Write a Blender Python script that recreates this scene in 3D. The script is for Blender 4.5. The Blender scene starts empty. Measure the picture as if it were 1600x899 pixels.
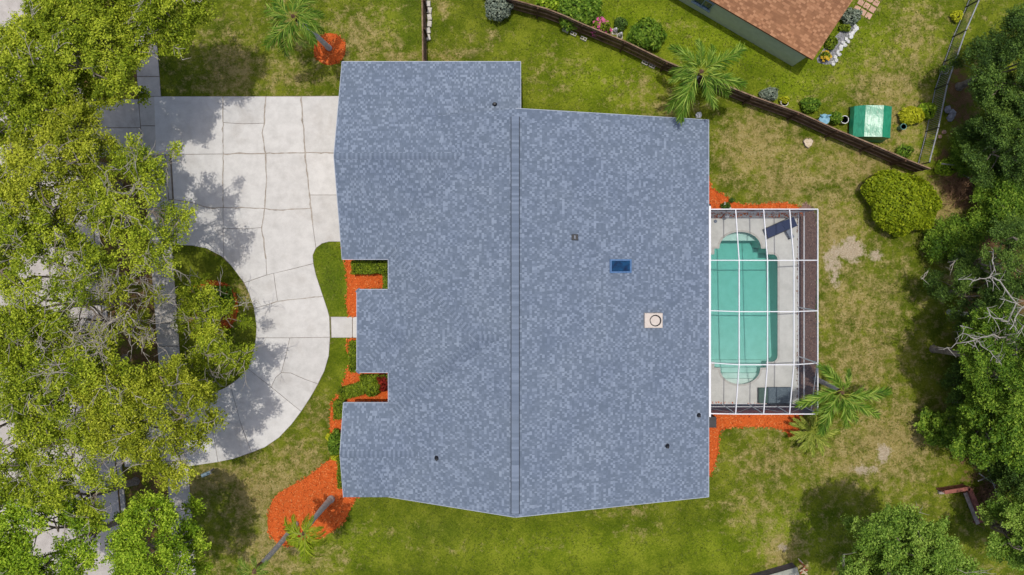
import bpy, bmesh, math, random
import numpy as np
from mathutils import Vector, Matrix

# ------------------------------------------------------------------ camera, sky, sun, exposure
S = bpy.context.scene
C = S.collection
F, H = 1081.0, 45.0                      # focal length in photo pixels, flying height in metres
cam_d = bpy.data.cameras.new('camera')
cam_d.sensor_width = 36.0
cam_d.lens = F / 1600.0 * 36.0
cam_d.shift_y = -49.5 / 1600.0
cam_d.clip_end = 1000.0
cam = bpy.data.objects.new('camera', cam_d)
cam.location = (0, 0, H)
C.objects.link(cam)
S.camera = cam

SHX, SHY = 0.05, -0.135                  # where a shadow falls per metre of height
sun_dir = Vector((-SHX, -SHY, 1)).normalized()
SUN_EL = math.asin(sun_dir.z)
SUN_AZ = math.atan2(sun_dir.x, sun_dir.y)
world = bpy.data.worlds.new('World')
S.world = world
world.use_nodes = True
wn = world.node_tree
bg = wn.nodes['Background']
sky = wn.nodes.new('ShaderNodeTexSky')
sky.sky_type = 'NISHITA'
sky.sun_disc = False
sky.dust_density = 3.4
sky.air_density = 0.9
sky.sun_elevation = SUN_EL
sky.sun_rotation = SUN_AZ
wn.links.new(sky.outputs[0], bg.inputs[0])
bg.inputs[1].default_value = 0.15
sun_d = bpy.data.lights.new('sun', 'SUN')
sun_d.energy = 2.6
sun_d.angle = math.radians(0.6)
sun_d.color = (1.0, 0.965, 0.885)
sun = bpy.data.objects.new('sun', sun_d)
sun.rotation_euler = sun_dir.to_track_quat('Z', 'Y').to_euler()
sun.location = (0, 0, 60)
C.objects.link(sun)
vs = S.view_settings
vs.view_transform = 'Standard'
vs.look = 'None'
vs.exposure = 0.02
vs.gamma = 1.0
vs.use_curve_mapping = False
S.cycles.max_bounces = 6
S.cycles.diffuse_bounces = 3
S.cycles.glossy_bounces = 2
S.cycles.transmission_bounces = 4
S.cycles.transparent_max_bounces = 16
S.cycles.volume_bounces = 0
S.cycles.use_denoising = True

PI = math.pi
rng = np.random.default_rng(7)
random.seed(7)


def W(px, py, z=0.0):
    """a pixel of the photograph at a known height -> metres"""
    k = (H - z) / F
    return Vector(((px - 800) * k, (400 - py) * k, z))


# ------------------------------------------------------------------ materials
def lin(c):
    out = []
    for v in c[:3]:
        v /= 255.0
        out.append(v / 12.92 if v <= 0.04045 else ((v + 0.055) / 1.055) ** 2.4)
    return out


KEXP = 1.42                              # light on a flat sunlit surface; base = seen / KEXP


def alb(c, k=KEXP):
    return tuple(min(0.85, x / k) for x in lin(c)) + (1.0,)


MATS = {}


def nodes(name):
    m = bpy.data.materials.new(name)
    m.use_nodes = True
    nt = m.node_tree
    b = nt.nodes['Principled BSDF']
    MATS[name] = m
    return m, nt, b


def N(nt, kind, **kw):
    n = nt.nodes.new(kind)
    for k, v in kw.items():
        setattr(n, k, v)
    return n


def ramp(nt, fac, stops):
    r = N(nt, 'ShaderNodeValToRGB')
    el = r.color_ramp.elements
    while len(el) < len(stops):
        el.new(0.5)
    for e, (p, c) in zip(el, stops):
        e.position = p
        e.color = c
    nt.links.new(fac, r.inputs[0])
    return r.outputs[0]


def noise(nt, vec, scale, detail=5, rough=0.6, dist=0.0):
    n = N(nt, 'ShaderNodeTexNoise')
    n.inputs['Scale'].default_value = scale
    n.inputs['Detail'].default_value = detail
    n.inputs['Roughness'].default_value = rough
    n.inputs['Distortion'].default_value = dist
    nt.links.new(vec, n.inputs['Vector'])
    return n.outputs[0]


def mixc(nt, fac, a, b, mode='MIX'):
    m = N(nt, 'ShaderNodeMix', data_type='RGBA', blend_type=mode)
    for s, v in ((m.inputs[0], fac), (m.inputs[6], a), (m.inputs[7], b)):
        if isinstance(v, (int, float)):
            s.default_value = v
        elif isinstance(v, tuple):
            s.default_value = v
        else:
            nt.links.new(v, s)
    return m.outputs[2]


def math_n(nt, op, a, b=None, c=None, clamp=False):
    m = N(nt, 'ShaderNodeMath', operation=op, use_clamp=clamp)
    for i, v in enumerate((a, b, c)):
        if v is None:
            continue
        if isinstance(v, (int, float)):
            m.inputs[i].default_value = v
        else:
            nt.links.new(v, m.inputs[i])
    return m.outputs[0]


def position(nt):
    return N(nt, 'ShaderNodeNewGeometry').outputs['Position']


def bump(nt, b, height, strength, dist):
    bn = N(nt, 'ShaderNodeBump')
    bn.inputs['Strength'].default_value = strength
    bn.inputs['Distance'].default_value = dist
    nt.links.new(height, bn.inputs['Height'])
    nt.links.new(bn.outputs[0], b.inputs['Normal'])


def simple(name, a, b2=None, scale=4.0, rough=0.8, bmp=0.0, bscale=30.0, bdist=0.02, rnd=0.0, spec=0.3,
           metallic=0.0, detail=5, lo=0.35, hi=0.65, stretch=None):
    """two-tone procedural surface with fine relief and a little variation from object to object"""
    m, nt, b = nodes(name)
    p = position(nt)
    if stretch:
        mp = N(nt, 'ShaderNodeMapping')
        mp.inputs['Scale'].default_value = stretch
        nt.links.new(p, mp.inputs[0])
        p = mp.outputs[0]
    b2 = b2 or tuple(min(255, v * 0.82) for v in a)
    col = ramp(nt, noise(nt, p, scale, detail), [(lo, alb(b2)), (hi, alb(a))])
    if rnd:
        oi = N(nt, 'ShaderNodeObjectInfo')
        hs = N(nt, 'ShaderNodeHueSaturation')
        v = math_n(nt, 'MULTIPLY_ADD', oi.outputs['Random'], 2 * rnd, 1 - rnd)
        nt.links.new(v, hs.inputs['Value'])
        nt.links.new(col, hs.inputs['Color'])
        col = hs.outputs[0]
    nt.links.new(col, b.inputs['Base Color'])
    b.inputs['Roughness'].default_value = rough
    b.inputs['Specular IOR Level'].default_value = spec
    b.inputs['Metallic'].default_value = metallic
    if bmp:
        bump(nt, b, noise(nt, p, bscale, 4), bmp, bdist)
    return m


def leaf_mat(name, dark, mid, light, trans=0.32, rough=0.6, k=1.1):
    """leaves: colour by the per-leaf value, light passing through"""
    m, nt, b = nodes(name)
    at = N(nt, 'ShaderNodeAttribute', attribute_name='tint')
    col = ramp(nt, at.outputs['Fac'], [(0.0, alb(dark, k)), (0.5, alb(mid, k)), (1.0, alb(light, k))])
    nt.links.new(col, b.inputs['Base Color'])
    b.inputs['Roughness'].default_value = rough
    b.inputs['Specular IOR Level'].default_value = 0.16
    tr = N(nt, 'ShaderNodeBsdfTranslucent')
    tc = mixc(nt, 0.6, col, alb((190, 205, 40), k))
    nt.links.new(tc, tr.inputs[0])
    mx = N(nt, 'ShaderNodeMixShader')
    mx.inputs[0].default_value = trans
    nt.links.new(b.outputs[0], mx.inputs[1])
    nt.links.new(tr.outputs[0], mx.inputs[2])
    nt.links.new(mx.outputs[0], nt.nodes['Material Output'].inputs[0])
    return m


def tint_mat(name, stops, rough=0.9, spec=0.2, nscale=40.0, namt=0.25, bmp=0.3):
    """colour by a per-face value (shingles, chips)"""
    m, nt, b = nodes(name)
    at = N(nt, 'ShaderNodeAttribute', attribute_name='tint')
    col = ramp(nt, at.outputs['Fac'], [(p, alb(c)) for p, c in stops])
    p = position(nt)
    nn = noise(nt, p, nscale, 3)
    g = ramp(nt, nn, [(0.3, (1 - namt, 1 - namt, 1 - namt, 1)), (0.7, (1 + namt * 0.4,) * 3 + (1,))])
    col = mixc(nt, 1.0, col, g, 'MULTIPLY')
    big = noise(nt, p, 0.35, 4)
    g2 = ramp(nt, big, [(0.3, (0.92, 0.93, 0.96, 1)), (0.7, (1.05, 1.04, 1.02, 1))])
    col = mixc(nt, 1.0, col, g2, 'MULTIPLY')
    nt.links.new(col, b.inputs['Base Color'])
    b.inputs['Roughness'].default_value = rough
    b.inputs['Specular IOR Level'].default_value = spec
    if bmp:
        bump(nt, b, noise(nt, p, 90, 3), bmp, 0.01)
    return m


# ground: lawn, with dry, sandy and bare-earth places given per vertex
def ground_mat():
    m, nt, b = nodes('lawn')
    p = position(nt)

    def attr(n):
        return N(nt, 'ShaderNodeAttribute', attribute_name=n).outputs['Fac']
    n1 = noise(nt, p, 0.55, 6, 0.65)
    n2 = noise(nt, p, 1.7, 8, 0.68, 0.0)
    n3 = noise(nt, p, 8.0, 5, 0.8)
    n4 = noise(nt, p, 22.0, 3, 0.7)
    green = ramp(nt, math_n(nt, 'ADD', math_n(nt, 'MULTIPLY', n1, 0.6), math_n(nt, 'MULTIPLY', n3, 0.4)),
                 [(0.38, alb((76, 94, 16))), (0.48, alb((106, 120, 28))), (0.58, alb((138, 146, 44)))])
    lush = ramp(nt, math_n(nt, 'ADD', math_n(nt, 'MULTIPLY', n1, 0.4), math_n(nt, 'MULTIPLY', n3, 0.6)),
                [(0.39, alb((96, 122, 12))), (0.5, alb((134, 154, 30))), (0.61, alb((168, 180, 54)))])
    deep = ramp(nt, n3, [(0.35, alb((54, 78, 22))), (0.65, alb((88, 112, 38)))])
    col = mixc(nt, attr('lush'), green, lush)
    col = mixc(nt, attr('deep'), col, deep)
    dryc = ramp(nt, math_n(nt, 'ADD', math_n(nt, 'MULTIPLY', n2, 0.4), math_n(nt, 'MULTIPLY', n3, 0.6)),
                [(0.36, alb((150, 130, 74))), (0.5, alb((184, 162, 104))), (0.64, alb((214, 194, 142)))])
    # thatch shows through everywhere in flecks, more where the lawn is dry
    mixn = math_n(nt, 'ADD', math_n(nt, 'MULTIPLY', n2, 0.82), math_n(nt, 'MULTIPLY', n3, 0.18))
    thr = math_n(nt, 'MULTIPLY_ADD', attr('dry'), -0.36, 0.66)
    dfac = math_n(nt, 'MULTIPLY', math_n(nt, 'SUBTRACT', mixn, thr), 6.5, clamp=True)
    col = mixc(nt, math_n(nt, 'MULTIPLY', dfac, 0.78), col, dryc)
    sandc = ramp(nt, n3, [(0.3, alb((168, 146, 112))), (0.6, alb((214, 198, 172))), (0.8, alb((232, 222, 204)))])
    thr2 = math_n(nt, 'MULTIPLY_ADD', attr('sand'), -0.62, 0.86)
    sfac = math_n(nt, 'MULTIPLY', math_n(nt, 'SUBTRACT', mixn, thr2), 8.0, clamp=True)
    col = mixc(nt, sfac, col, sandc)
    dirtc = ramp(nt, math_n(nt, 'ADD', math_n(nt, 'MULTIPLY', n2, 0.5), math_n(nt, 'MULTIPLY', n4, 0.5)),
                 [(0.3, alb((80, 60, 40))), (0.5, alb((122, 94, 64))), (0.7, alb((164, 132, 96)))])
    thr3 = math_n(nt, 'MULTIPLY_ADD', attr('dirt'), -0.66, 0.88)
    efac = math_n(nt, 'MULTIPLY', math_n(nt, 'SUBTRACT', mixn, thr3), 7.0, clamp=True)
    col = mixc(nt, efac, col, dirtc)
    fine = ramp(nt, n4, [(0.32, (0.8, 0.8, 0.8, 1)), (0.68, (1.16, 1.16, 1.16, 1))])
    col = mixc(nt, 1.0, col, fine, 'MULTIPLY')
    nt.links.new(col, b.inputs['Base Color'])
    b.inputs['Roughness'].default_value = 0.95
    b.inputs['Specular IOR Level'].default_value = 0.08
    bump(nt, b, math_n(nt, 'ADD', n3, n4), 0.9, 0.07)
    return m


def concrete_mat(name, light, dark, stain, rnd=0.03):
    m, nt, b = nodes(name)
    p = position(nt)
    col = ramp(nt, noise(nt, p, 1.4, 7, 0.65), [(0.3, alb(dark)), (0.6, alb(light))])
    st = ramp(nt, noise(nt, p, 0.5, 6, 0.7, 0.8), [(0.52, (0, 0, 0, 1)), (0.72, (1, 1, 1, 1))])
    col = mixc(nt, math_n(nt, 'MULTIPLY', st, 0.45), col, alb(stain))
    sp = ramp(nt, noise(nt, p, 24, 3, 0.7), [(0.28, (0.86, 0.85, 0.84, 1)), (0.5, (1, 1, 1, 1))])
    col = mixc(nt, 1.0, col, sp, 'MULTIPLY')
    oi = N(nt, 'ShaderNodeObjectInfo')
    hs = N(nt, 'ShaderNodeHueSaturation')
    nt.links.new(math_n(nt, 'MULTIPLY_ADD', oi.outputs['Random'], 2 * rnd, 1 - rnd), hs.inputs['Value'])
    nt.links.new(col, hs.inputs['Color'])
    nt.links.new(hs.outputs[0], b.inputs['Base Color'])
    b.inputs['Roughness'].default_value = 0.9
    b.inputs['Specular IOR Level'].default_value = 0.15
    bump(nt, b, noise(nt, p, 40, 4), 0.25, 0.01)
    return m


ground_mat()
concrete_mat('concrete', (229, 226, 222), (211, 208, 204), (190, 182, 174), 0.06)
concrete_mat('sidewalk_concrete', (212, 206, 198), (186, 180, 172), (168, 158, 146))
concrete_mat('deck_concrete', (226, 226, 220), (208, 208, 202), (196, 196, 188), 0.0)
concrete_mat('road_asphalt', (208, 201, 194), (184, 177, 170), (160, 152, 146), 0.0)
simple('joint_dirt', (150, 136, 120), (112, 100, 86), scale=3)
tint_mat('mulch', [(0.0, (176, 78, 30)), (0.3, (220, 100, 40)), (0.65, (244, 126, 56)), (1.0, (255, 158, 92))], nscale=14, namt=0.3, bmp=0.6)
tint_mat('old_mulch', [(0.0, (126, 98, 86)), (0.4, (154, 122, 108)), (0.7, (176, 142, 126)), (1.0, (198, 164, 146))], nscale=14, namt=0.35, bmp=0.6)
SH = [(0.0, (112, 125, 142)), (0.3, (120, 133, 151)), (0.6, (129, 142, 161)), (0.8, (140, 153, 172)), (1.0, (154, 167, 186))]
tint_mat('shingle', SH, nscale=60, namt=0.16, bmp=0.4)
tint_mat('brown_shingle', [(0.0, (152, 106, 76)), (0.35, (168, 120, 86)), (0.65, (184, 132, 96)), (1.0, (202, 150, 112))], nscale=60, namt=0.2, bmp=0.4)
simple('roof_underlay', (116, 128, 152), (104, 116, 140), scale=8)
simple('black_gap', (30, 32, 40), (22, 24, 30), scale=8)
simple('white_trim', (236, 236, 236), (226, 226, 226), scale=3, rough=0.5, spec=0.4)
simple('white_aluminium', (250, 250, 252), (240, 240, 244), scale=3, rough=0.45, spec=0.4)
simple('stucco', (214, 205, 188), (204, 195, 178), scale=6, bmp=0.3)
simple('green_stucco', (214, 222, 186), (202, 210, 174), scale=3, bmp=0.3)
simple('black_plastic', (34, 36, 44), (26, 28, 36), scale=10, rough=0.5)
simple('cream_metal', (226, 214, 202), (214, 200, 188), scale=5, rough=0.6)
simple('dark_wood', (112, 84, 62), (74, 50, 36), scale=3.0, rough=0.85, bmp=0.4, bscale=20, rnd=0.22, stretch=(1, 1, 0.3))
simple('dark_wood_rail', (164, 138, 112), (118, 92, 72), scale=3.0, rough=0.85, bmp=0.4, rnd=0.15)
simple('grey_metal', (170, 172, 176), (140, 142, 148), scale=3, rough=0.45, spec=0.5)
simple('dark_metal', (74, 72, 74), (54, 52, 54), scale=3, rough=0.5)
simple('pale_block', (232, 226, 214), (204, 196, 182), scale=6, bmp=0.4, rnd=0.05)
simple('white_stone', (240, 240, 238), (206, 206, 204), scale=5, bmp=0.5, rnd=0.08)
simple('grey_stone', (160, 160, 164), (128, 128, 134), scale=6, bmp=0.5, rnd=0.15)
simple('pink_paver', (222, 182, 158), (198, 156, 134), scale=4, rnd=0.08)
simple('terracotta', (178, 106, 74), (146, 80, 56), scale=6, rnd=0.05)
simple('teal_glaze', (120, 170, 160), (92, 146, 138), scale=5, rough=0.3)
simple('potting_soil', (66, 50, 38), (48, 36, 28), scale=12, bmp=0.6)
simple('bark', (170, 156, 140), (120, 106, 92), scale=6, bmp=0.7, bscale=18, bdist=0.05)
simple('twig_bark', (196, 188, 176), (148, 138, 126), scale=4, bmp=0.3)
simple('dead_wood', (198, 193, 185), (156, 150, 141), scale=4, bmp=0.3)
simple('dry_twig', (168, 132, 100), (118, 86, 62), scale=4)
simple('palm_bark', (236, 232, 228), (190, 184, 178), scale=5, bmp=0.6, bscale=10, bdist=0.04, stretch=(1, 1, 4))
simple('palm_boot', (150, 116, 88), (104, 74, 54), scale=8, bmp=0.6)
simple('frond_rib', (158, 164, 60), (124, 138, 46), scale=4, rough=0.5)
simple('red_timber', (170, 108, 94), (130, 78, 68), scale=4, rough=0.85, bmp=0.3, rnd=0.08)
simple('grey_timber', (186, 174, 166), (150, 138, 130), scale=5, rough=0.9, bmp=0.3, rnd=0.08)
simple('shed_roof', (176, 178, 164), (160, 162, 148), scale=3)
simple('shed_trim', (122, 110, 116), (98, 88, 94), scale=4)
simple('navy_sling', (62, 74, 108), (50, 60, 92), scale=20, rough=0.8)
simple('steel_grey', (132, 142, 158), (112, 122, 138), scale=6, rough=0.5)
simple('green_cushion', (92, 116, 106), (76, 98, 90), scale=8)
simple('wicker', (124, 140, 148), (70, 84, 96), scale=26, rough=0.7, bmp=0.8, bscale=30, detail=2)
simple('pool_plaster', (238, 244, 238), (226, 234, 226), scale=2, rough=0.7)
simple('pool_coping', (206, 204, 196), (190, 188, 180), scale=5)
simple('blue_grey_paint', (150, 172, 184), (128, 150, 164), scale=5, rough=0.5)
simple('pale_blue_glaze', (150, 196, 214), (110, 166, 190), scale=6, rough=0.4)
simple('stump_wood', (232, 216, 190), (196, 174, 140), scale=9)
simple('pink_petal', (232, 112, 166), (206, 80, 140), scale=8)
simple('yellow_petal', (232, 196, 60), (214, 166, 40), scale=8)
simple('curb_concrete', (196, 190, 182), (168, 162, 154), scale=3)
simple('garage_door', (220, 214, 204), (210, 204, 194), scale=2)

leaf_mat('oak_leaf', (84, 104, 16), (136, 154, 30), (194, 204, 62), trans=0.22)
leaf_mat('yellow_oak_leaf', (96, 108, 18), (148, 158, 34), (202, 206, 68), trans=0.22)
leaf_mat('fresh_leaf', (74, 106, 16), (128, 160, 30), (190, 212, 66), trans=0.22)
leaf_mat('dark_leaf', (34, 56, 22), (66, 94, 36), (118, 146, 60), trans=0.2)
leaf_mat('mid_leaf', (50, 80, 20), (90, 124, 32), (150, 176, 60), trans=0.25)
leaf_mat('pale_leaf', (74, 106, 34), (116, 148, 50), (166, 192, 86), trans=0.25)
leaf_mat('hedge_leaf', (58, 78, 14), (100, 120, 24), (148, 164, 42), trans=0.2)
leaf_mat('round_bush_leaf', (84, 102, 8), (126, 144, 18), (170, 180, 36), trans=0.22)
leaf_mat('grey_leaf', (84, 96, 88), (122, 134, 118), (168, 176, 156), trans=0.15)
leaf_mat('lime_leaf', (150, 156, 20), (186, 190, 36), (222, 220, 70), trans=0.3)
leaf_mat('red_leaf', (74, 16, 14), (118, 26, 22), (160, 50, 36), trans=0.2)
leaf_mat('frond_leaf', (40, 76, 16), (88, 126, 32), (168, 190, 84), trans=0.28)
leaf_mat('young_frond', (90, 116, 16), (140, 160, 30), (182, 192, 60), trans=0.3)
leaf_mat('cycad_leaf', (70, 92, 20), (118, 134, 40), (176, 180, 84), trans=0.2)
leaf_mat('lawn_blade', (84, 104, 22), (118, 130, 42), (186, 170, 108), trans=0.2, k=1.5)
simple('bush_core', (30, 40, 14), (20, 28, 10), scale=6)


def screen_mat():
    m, nt, b = nodes('insect_screen')
    tr = N(nt, 'ShaderNodeBsdfTransparent')
    d = N(nt, 'ShaderNodeBsdfDiffuse')
    d.inputs[0].default_value = alb((84, 92, 108))
    mx = N(nt, 'ShaderNodeMixShader')
    mx.inputs[0].default_value = 0.11
    nt.links.new(tr.outputs[0], mx.inputs[1])
    nt.links.new(d.outputs[0], mx.inputs[2])
    nt.links.new(mx.outputs[0], nt.nodes['Material Output'].inputs[0])
    nt.nodes.remove(b)
    m2 = m.copy()
    m2.name = 'wall_screen'
    for n in m2.node_tree.nodes:
        if n.type == 'MIX_SHADER':
            n.inputs[0].default_value = 0.46
    MATS['wall_screen'] = m2
    m3 = m.copy()
    m3.name = 'end_wall_screen'
    for n in m3.node_tree.nodes:
        if n.type == 'MIX_SHADER':
            n.inputs[0].default_value = 0.84
    MATS['end_wall_screen'] = m3


screen_mat()


def water_mat():
    m, nt, b = nodes('pool_water')
    tr = N(nt, 'ShaderNodeBsdfTransparent')
    gl = N(nt, 'ShaderNodeBsdfGlossy')
    gl.inputs['Roughness'].default_value = 0.02
    fr = N(nt, 'ShaderNodeFresnel')
    fr.inputs[0].default_value = 1.33
    p = position(nt)
    bn = N(nt, 'ShaderNodeBump')
    bn.inputs['Strength'].default_value = 0.15
    bn.inputs['Distance'].default_value = 0.05
    nt.links.new(noise(nt, p, 2.5, 3), bn.inputs['Height'])
    nt.links.new(bn.outputs[0], gl.inputs['Normal'])
    mx = N(nt, 'ShaderNodeMixShader')
    nt.links.new(fr.outputs[0], mx.inputs[0])
    nt.links.new(tr.outputs[0], mx.inputs[1])
    nt.links.new(gl.outputs[0], mx.inputs[2])
    out = nt.nodes['Material Output']
    nt.links.new(mx.outputs[0], out.inputs[0])
    va = N(nt, 'ShaderNodeVolumeAbsorption')
    va.inputs['Color'].default_value = (0.16, 0.80, 0.75, 1)
    va.inputs['Density'].default_value = 0.58
    nt.links.new(va.outputs[0], out.inputs['Volume'])
    nt.nodes.remove(b)


water_mat()


def glass_mat():
    m, nt, b = nodes('skylight_glass')
    p = position(nt)
    nt.links.new(ramp(nt, noise(nt, p, 3, 3), [(0.35, alb((6, 32, 70))), (0.7, alb((14, 76, 120)))]), b.inputs['Base Color'])
    b.inputs['Roughness'].default_value = 0.05
    b.inputs['Specular IOR Level'].default_value = 0.6
    m, nt, b = nodes('tarp')
    p = position(nt)
    mp = N(nt, 'ShaderNodeMapping')
    mp.inputs['Scale'].default_value = (3.0, 0.8, 1)
    mp.inputs['Rotation'].default_value = (0, 0, 0.5)
    nt.links.new(p, mp.inputs[0])
    nn = noise(nt, mp.outputs[0], 2.2, 4, 0.55, 1.2)
    nt.links.new(ramp(nt, nn, [(0.3, alb((30, 132, 96))), (0.7, alb((56, 168, 128)))]), b.inputs['Base Color'])
    b.inputs['Roughness'].default_value = 0.33
    b.inputs['Specular IOR Level'].default_value = 0.6
    bump(nt, b, nn, 0.3, 0.06)


glass_mat()


# ------------------------------------------------------------------ mesh building
class MB:
    def __init__(self):
        self.v, self.f, self.t = [], [], []

    def add(self, verts, faces, tint=None):
        o = len(self.v)
        self.v += [tuple(p) for p in verts]
        for f in faces:
            self.f.append(tuple(i + o for i in f))
            self.t.append(tint if tint is not None else 0.5)

    def box(self, x0, x1, y0, y1, z0, z1, M=None):
        vs_ = [Vector((x, y, z)) for z in (z0, z1) for x, y in ((x0, y0), (x1, y0), (x1, y1), (x0, y1))]
        if M is not None:
            vs_ = [M @ p for p in vs_]
        self.add(vs_, [(3, 2, 1, 0), (4, 5, 6, 7), (0, 1, 5, 4), (1, 2, 6, 5), (2, 3, 7, 6), (3, 0, 4, 7)])

    def bevel_box(self, x0, x1, y0, y1, z0, z1, b, M=None):
        rings = []
        for z, i in ((z0, b), (z0 + b, 0), (z1 - b, 0), (z1, b)):
            rings.append([(x0 + i, y0 + i, z), (x1 - i, y0 + i, z), (x1 - i, y1 - i, z), (x0 + i, y1 - i, z)])
        vs_ = [Vector(p) for r in rings for p in r]
        if M is not None:
            vs_ = [M @ p for p in vs_]
        fs = [(3, 2, 1, 0), (12, 13, 14, 15)]
        for r in range(3):
            for i in range(4):
                a, b_ = r * 4 + i, r * 4 + (i + 1) % 4
                fs.append((a, b_, b_ + 4, a + 4))
        self.add(vs_, fs)

    def bar(self, p, q, w, h=None, up=Vector((0, 0, 1))):
        p, q = Vector(p), Vector(q)
        h = h or w
        d = (q - p)
        if d.length < 1e-6:
            return
        d.normalize()
        s = d.cross(up)
        if s.length < 1e-3:
            s = d.cross(Vector((1, 0, 0)))
        s.normalize()
        u = s.cross(d)
        vs_ = []
        for c in (p, q):
            for a, b in ((-1, -1), (1, -1), (1, 1), (-1, 1)):
                vs_.append(c + s * (a * w / 2) + u * (b * h / 2))
        self.add(vs_, [(0, 1, 2, 3), (7, 6, 5, 4), (0, 4, 5, 1), (1, 5, 6, 2), (2, 6, 7, 3), (3, 7, 4, 0)])

    def tube(self, pts, rads, k=6, cap=True, tint=None):
        pts = [Vector(p) for p in pts]
        n = len(pts)
        vs_ = []
        ref = Vector((0.3, 0.2, 1)).normalized()
        for i, p in enumerate(pts):
            d = (pts[min(i + 1, n - 1)] - pts[max(i - 1, 0)])
            if d.length < 1e-6:
                d = Vector((0, 0, 1))
            d.normalize()
            s = d.cross(ref)
            if s.length < 0.05:
                s = d.cross(Vector((1, 0, 0)))
            s.normalize()
            u = d.cross(s)
            for j in range(k):
                a = 2 * PI * j / k
                vs_.append(p + (s * math.cos(a) + u * math.sin(a)) * rads[i])
        fs = []
        for i in range(n - 1):
            for j in range(k):
                fs.append((i * k + j, i * k + (j + 1) % k, (i + 1) * k + (j + 1) % k, (i + 1) * k + j))
        if cap:
            fs.append(tuple(range(k - 1, -1, -1)))
            fs.append(tuple((n - 1) * k + j for j in range(k)))
        self.add(vs_, fs, tint)

    def prism(self, poly, z0, z1, bev=0.0):
        """poly: list of (x, y), any orientation"""
        a = sum(poly[i][0] * poly[(i + 1) % len(poly)][1] - poly[(i + 1) % len(poly)][0] * poly[i][1] for i in range(len(poly)))
        if a < 0:
            poly = poly[::-1]
        n = len(poly)
        if bev:
            top = inset(poly, bev)
            vs_ = [(x, y, z0) for x, y in poly] + [(x, y, z1 - bev) for x, y in poly] + [(x, y, z1) for x, y in top]
            fs = [tuple(range(n - 1, -1, -1)), tuple(range(2 * n, 3 * n))]
            for r in range(2):
                for i in range(n):
                    j = (i + 1) % n
                    fs.append((r * n + i, r * n + j, (r + 1) * n + j, (r + 1) * n + i))
        else:
            vs_ = [(x, y, z0) for x, y in poly] + [(x, y, z1) for x, y in poly]
            fs = [tuple(range(n - 1, -1, -1)), tuple(range(n, 2 * n))]
            for i in range(n):
                j = (i + 1) % n
                fs.append((i, j, n + j, n + i))
        self.add(vs_, fs)

    def mesh(self, name, mats, tint=False, smooth=False):
        me = bpy.data.meshes.new(name)
        me.from_pydata(self.v, [], self.f)
        for m in (mats if isinstance(mats, (list, tuple)) else [mats]):
            me.materials.append(MATS[m])
        if tint:
            a = me.attributes.new('tint', 'FLOAT', 'FACE')
            a.data.foreach_set('value', np.array(self.t, dtype=np.float32))
        if smooth:
            me.polygons.foreach_set('use_smooth', np.ones(len(me.polygons), dtype=bool))
        me.update()
        return me

    def build(self, name, mats, parent=None, **kw):
        return link(name, self.mesh(name, mats, **kw), parent)


def link(name, me, parent=None):
    o = bpy.data.objects.new(name, me)
    C.objects.link(o)
    if parent is not None:
        o.parent = parent
    return o


def tag(o, label=None, cat=None, group=None, kind=None):
    if label:
        o['label'] = label
    if cat:
        o['category'] = cat
    if group:
        o['group'] = group
    if kind:
        o['kind'] = kind
    return o


def thing(name, label, cat, loc=(0, 0, 0), group=None, rz=0.0):
    o = link(name, None)
    o.location = loc
    o.rotation_euler = (0, 0, rz)
    o.empty_display_size = 0.3
    return tag(o, label, cat, group)


def inset(poly, d):
    """shrink a polygon by d (counter-clockwise or clockwise)"""
    a = sum(poly[i][0] * poly[(i + 1) % len(poly)][1] - poly[(i + 1) % len(poly)][0] * poly[i][1] for i in range(len(poly)))
    sg = 1 if a > 0 else -1
    out = []
    n = len(poly)
    for i in range(n):
        p0, p1, p2 = (Vector(poly[(i + k) % n]).to_2d() for k in (-1, 0, 1))
        d1, d2 = (p1 - p0), (p2 - p1)
        if d1.length < 1e-6 or d2.length < 1e-6:
            out.append(tuple(p1))
            continue
        d1.normalize()
        d2.normalize()
        n1, n2 = Vector((-d1.y, d1.x)) * sg, Vector((-d2.y, d2.x)) * sg
        bis = n1 + n2
        if bis.length < 1e-3:
            bis = n1
        bis.normalize()
        c = max(0.45, bis.dot(n1))
        out.append(tuple(p1 + bis * (d / c)))
    return out


def gp(pts, z=0.0):
    return [tuple(W(x, y, z).to_2d()) for x, y in pts]


def inside(poly, P):
    """points (N,2) in polygon"""
    x, y = P[:, 0], P[:, 1]
    r = np.zeros(len(P), bool)
    n = len(poly)
    j = n - 1
    for i in range(n):
        xi, yi = poly[i]
        xj, yj = poly[j]
        c = ((yi > y) != (yj > y)) & (x < (xj - xi) * (y - yi) / ((yj - yi) + 1e-12) + xi)
        r ^= c
        j = i
    return r


def smooth_poly(pts, n=3):
    """Catmull-Rom through px points, closed"""
    out = []
    m = len(pts)
    for i in range(m):
        p0, p1, p2, p3 = (np.array(pts[(i + k) % m], float) for k in (-1, 0, 1, 2))
        for s in range(n):
            t = s / n
            q = 0.5 * (2 * p1 + (p2 - p0) * t + (2 * p0 - 5 * p1 + 4 * p2 - p3) * t * t + (3 * p1 - p0 - 3 * p2 + p3) * t ** 3)
            out.append((q[0], q[1]))
    return out


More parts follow.
